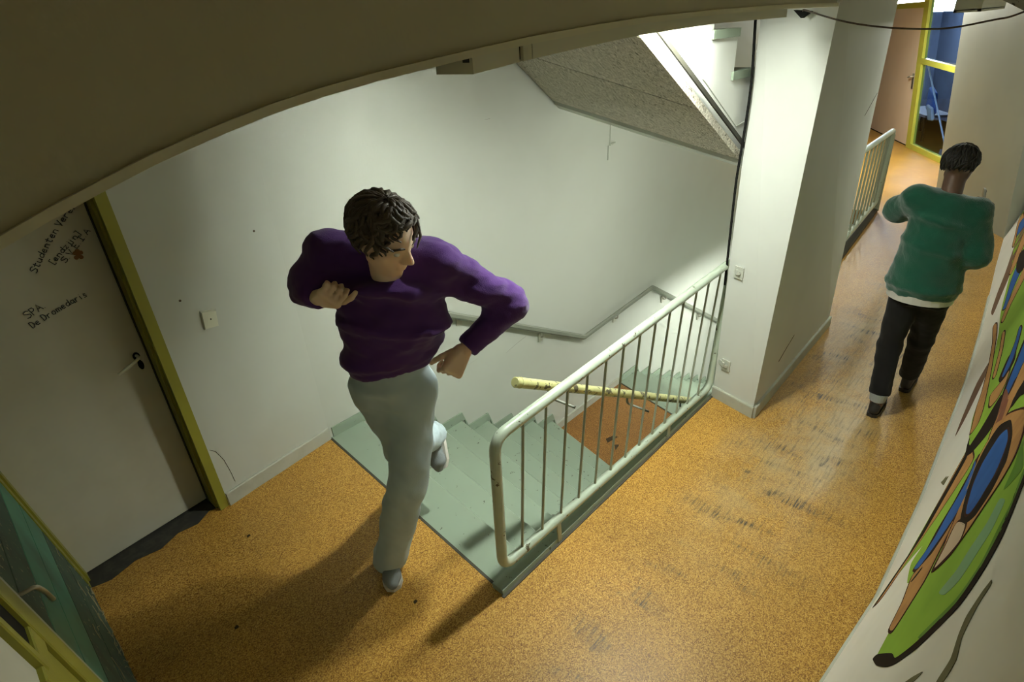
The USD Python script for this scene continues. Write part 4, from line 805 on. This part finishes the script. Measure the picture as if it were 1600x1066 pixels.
# --- person in purple, stepping off the stairs
s = 1.15
F = unit((-.22, -.97, 0)); Lf = np.cross((0, 0, 1), F)
j = dict(head=V(1.150, 1.765, 1.965), neck=V(1.186, 1.845, 1.790), shL=V(1.375, 1.765, 1.800), elL=V(1.665, 1.640, 1.530), wrL=V(1.440, 1.720, 1.375), shR=V(1.060, 2.030, 1.875), elR=V(.975, 2.100, 1.745), wrR=V(.945, 1.985, 1.735),
         chest=V(1.205, 1.900, 1.640), waist=V(1.215, 1.965, 1.330), hipL=V(1.275, 1.93, 1.20), hipR=V(1.150, 2.06, 1.21), knL=V(1.130, 1.90, .70), anL=V(1.055, 2.11, .13), knR=V(1.215, 2.03, .82), anR=V(1.565, 2.245, .56))
p1 = thing('person', label='person in a purple sweater and light jeans stepping up off the stairs', cat='person')
tw = unit(j['shL'] - j['shR']); tf = unit(np.cross(tw, (0, 0, 1)) * -1)
if tf @ F < 0: tf = -tf
hp_, eyes, brows, T, ax = head_parts(j['head'], unit((.20, -.85, -.42)), unit((-.05, -.30, 1)), .285)
body = hp_ + [bone(j['neck'] - V(0, 0, .03), j['head'] + V(.0, .03, -.08), .066, .062)]
body += (loft([ring(j['waist'] - V(0, 0, .15), Lf * .14, F * .09), ring(j['waist'], Lf * .14, F * .095), ring(j['chest'], tw * .165, tf * .095), ring(j['neck'] - V(0, 0, .09), tw * .13, tf * .065)]))
body += chain([j['shL'], j['elL'], j['wrL']], [.060, .045, .032]) + chain([j['shR'], j['elR'], j['wrR']], [.060, .045, .032])
body += chain([j['hipL'], j['knL'], j['anL']], [.085, .060, .042]) + chain([j['hipR'], j['knR'], j['anR']], [.085, .060, .042])
dL = unit(j['wrL'] - j['elL']); dR = unit(V(-.12, -.75, .25))
body += hand(j['wrL'] + dL * .015, unit(dL + V(-.1, -.25, -.35)), unit(V(.05, -.8, .45)), 1.22, 1.25, 1)
body += hand(j['wrR'] + V(0, -.02, .0), dR, unit(V(-.7, -.5, -.3)), 1.18, 1.2, 1)
obj('body', skin_over(body, .0062, .022), M['skin_light'], p1, smooth=True)
obj('eye', eyes[0], M['eye'], p1, smooth=True); obj('eye', eyes[1], M['eye'], p1, smooth=True)
for b in brows: obj('eyebrow', b, M['hair_brown'], p1, smooth=True)
obj('hair', hair_mesh(T, .285, 230, 1.12, 1.5, 5, front=.42, thick=1.04), M['hair_brown'], p1, smooth=True, label='tousled dark brown hair')
sw_ = (loft([ring(j['waist'] - V(-.01, .0, .012), Lf * .200, F * .140), ring(j['waist'] + V(.012, 0, .06), Lf * .222, F * .155), ring(j['chest'] + V(.015, 0, -.08), tw * .235, tf * .158), ring(j['chest'] + V(.01, 0, .08), tw * .22, tf * .14), ring(j['neck'] - V(0, -.0, .045), tw * .15, tf * .095), ring(j['neck'] - V(0, 0, .008), tw * .078, tf * .074)]))
sw_ += chain([j['shL'], j['elL'], j['wrL'] - dL * .01], [.088, .075, .050], True) + chain([j['shR'], j['elR'], j['wrR'] - (j['wrR'] - j['elR']) * .15], [.090, .078, .055], True)
sw_ += [bone(j['shL'], j['shR'], .085, .088)]
obj('sweater', skin_over(sw_, .012, .06, wrinkle=.034, freq=9.0, seed=3, stretch=(1, 1, 1.5)), M['purple'], p1, smooth=True, label='loose purple sweater')
pelvis = (j['hipL'] + j['hipR']) / 2
jl = (loft([ring(j['waist'] + V(.008, 0, .03), Lf * .172, F * .125), ring(pelvis + V(0, 0, .03), Lf * .172, F * .13), ring(pelvis - V(0, 0, .07), Lf * .160, F * .125)]))
kneeb = j['knL'] + F * .01
jl += chain([j['hipL'] - V(0, 0, .03), j['knL'], j['anL'] + V(0, 0, -.07)], [.110, .094, .090], True) + chain([j['hipR'] - V(0, 0, .03), j['knR'], j['anR']], [.108, .090, .080], True)
obj('jeans', skin_over(jl, .012, .05, wrinkle=.040, freq=8.0, seed=8, stretch=(1, 1, .75)), M['jeans'], p1, smooth=True, label='light washed loose jeans')
so, upr = shoe(V(1.085, 2.165, .002), V(.970, 1.97, .002), s)
sp = obj('shoe', skin_over(upr, .009, .02), M['shoe_grey'], p1, smooth=True); obj('sole', solid(so), M['white_cloth2'], sp)
so, upr = shoe(V(1.63, 2.28, .55), V(1.56, 2.20, .335), s, up=V(-.75, -.3, .3))
sp = obj('shoe', skin_over(upr, .009, .02), M['shoe_grey'], p1, smooth=True); obj('sole', solid(so), M['white_cloth2'], sp)

# --- person in green, walking away down the corridor
s = 1.06
F = unit((1, .06, 0)); Lf = np.cross((0, 0, 1), F)
j = dict(head=V(4.355, .452, 1.755), neck=V(4.310, .446, 1.620), shL=V(4.262, .600, 1.560), elL=V(4.37, .695, 1.46), wrL=V(4.57, .62, 1.40), shR=V(4.320, .300, 1.500), elR=V(4.300, .232, 1.250), wrR=V(4.43, .255, 1.43),
         chest=V(4.290, .440, 1.36), waist=V(4.285, .445, 1.07), hipL=V(4.285, .515, .960), hipR=V(4.305, .370, .955), knL=V(4.310, .530, .520), anL=V(4.205, .495, .105), knR=V(4.50, .380, .530), anR=V(4.70, .40, .12))
p2 = thing('person', label='person in a green fuzzy sweater and black trousers walking away along the corridor', cat='person')
tw = unit(j['shL'] - j['shR']); tf = unit(np.cross(tw, (0, 0, 1)) * -1)
if tf @ F < 0: tf = -tf
hp_, eyes, brows, T, ax = head_parts(j['head'], unit((1, -.15, -.12)), unit((.06, 0, 1)), .226)
body = hp_ + [bone(j['neck'] - V(0, 0, .03), j['head'] + V(-.02, 0, -.07), .056, .056)]
body += (loft([ring(j['waist'] - V(0, 0, .14), Lf * .155, F * .11), ring(j['waist'], Lf * .13, F * .095), ring(j['chest'], tw * .155, tf * .105), ring(j['neck'] - V(0, 0, .07), tw * .13, tf * .075)]))
body += chain([j['shL'], j['elL'], j['wrL']], [.052, .042, .030]) + chain([j['shR'], j['elR'], j['wrR']], [.052, .042, .030])
body += chain([j['hipL'], j['knL'], j['anL']], [.082, .055, .036]) + chain([j['hipR'], j['knR'], j['anR']], [.082, .055, .036])
body += hand(j['wrL'], unit(V(.9, -.2, .1)), V(0, .5, .8), 1.05, .9, 1) + hand(j['wrR'], unit(V(.1, .05, .95)), V(-.3, -.9, .1), 1.1, .75, -1)
body += [hm(np.vstack([j['anL'] + ICO * .038, j['anL'] + V(.15, .0, -.07) + ICO * .03])), hm(np.vstack([j['anR'] + ICO * .038, j['anR'] + V(.15, .0, -.07) + ICO * .03]))]
obj('body', skin_over(body, .0075, .022), M['skin_dark'], p2, smooth=True)
for e in eyes: obj('eye', e, M['eye'], p2, smooth=True)
obj('hair', hair_mesh(T, .226, 200, 1.0, 1.0, 9, front=.40), M['hair_black'], p2, smooth=True, label='short black hair')
gs = (loft([ring(j['waist'] - V(.0, .0, .115), Lf * .195, F * .155), ring(j['waist'] + V(0, 0, -.05), Lf * .205, F * .165), ring(j['chest'] - V(0, 0, .08), tw * .19, tf * .15), ring(j['chest'] + V(0, 0, .09), tw * .175, tf * .13), ring(j['neck'] - V(0, 0, .05), tw * .13, tf * .085), ring(j['neck'] - V(0, 0, .015), tw * .068, tf * .066)]))
gs += chain([j['shL'], j['elL'], j['wrL'] - V(.03, 0, 0)], [.080, .082, .055], True) + chain([j['shR'], j['elR'], j['wrR'] - V(.02, 0, .03)], [.080, .078, .052], True) + [bone(j['shL'], j['shR'], .075, .075)]
obj('sweater', skin_over(gs, .012, .04, wrinkle=.022, freq=12.0, seed=21), M['green_knit'], p2, smooth=True, label='green fuzzy knitted sweater')
hem = hm(np.vstack([ring(j['waist'] - V(0, 0, .150), Lf * .186, F * .150), ring(j['waist'] - V(0, 0, .10), Lf * .186, F * .150)]))
obj('undershirt', solid(hem), M['white_cloth2'], p2, label='white shirt hem showing below the sweater')
pelvis = (j['hipL'] + j['hipR']) / 2
tr = (loft([ring(j['waist'] - V(0, 0, .03), Lf * .15, F * .115), ring(pelvis + V(0, 0, .02), Lf * .168, F * .13), ring(pelvis - V(0, 0, .07), Lf * .155, F * .12)]))
tr += chain([j['hipL'] - V(0, 0, .02), j['knL'], j['anL'] + V(.01, 0, .07)], [.098, .074, .066], True) + chain([j['hipR'] - V(0, 0, .02), j['knR'], j['anR'] + V(-.02, 0, .03)], [.098, .074, .068], True)
obj('trousers', skin_over(tr, .012, .03, wrinkle=.014, freq=12.0, seed=4), M['black_cloth'], p2, smooth=True, label='black trousers')
d_ = unit(V(-.12, 0, 1))
obj('sock', solid(hm(np.vstack([ring(j['anL'] + V(.003, 0, .025), Lf * .052, F * .054), ring(j['anL'] + V(.010, 0, .085), Lf * .060, F * .062)]))), plain('grey_sock', (.32, .34, .33), .9), p2, label='pale grey sock cuff')
for heel, toe, up_ in ((V(4.175, .495, .002), V(4.44, .50, .002), (0, 0, 1)), (V(4.665, .40, .002), V(4.93, .40, .002), (0, 0, 1))):
    so, upr = shoe(heel, toe, s, up_)
    sp = obj('shoe', skin_over(upr, .009, .02), M['shoe_dark'], p2, smooth=True); obj('sole', solid(so), M['shoe_dark'], sp)
ph = thing('phone', label='pale phone held up in the right hand of the person in green', cat='phone')
pc, pu, pw = j['wrR'] + V(.06, .045, .10), unit(V(.12, .1, 1)), unit(V(1, .2, -.1))
def phone_slab(w, h, t, o):
    n = unit(np.cross(pu, pw)); return hull([pc + pw * a * w + pu * b * h + n * (c * t + o) for a, b in ((-.42, -.5), (.42, -.5), (-.42, .5), (.42, .5), (-.5, -.46), (.5, -.46), (-.5, .46), (.5, .46)) for c in (-.5, .5)])
obj('case', phone_slab(.075, .155, .010, 0), plain('pale_case', (.62, .62, .56), .3), ph)
obj('screen', phone_slab(.068, .145, .003, -.0055), M['black'], ph)
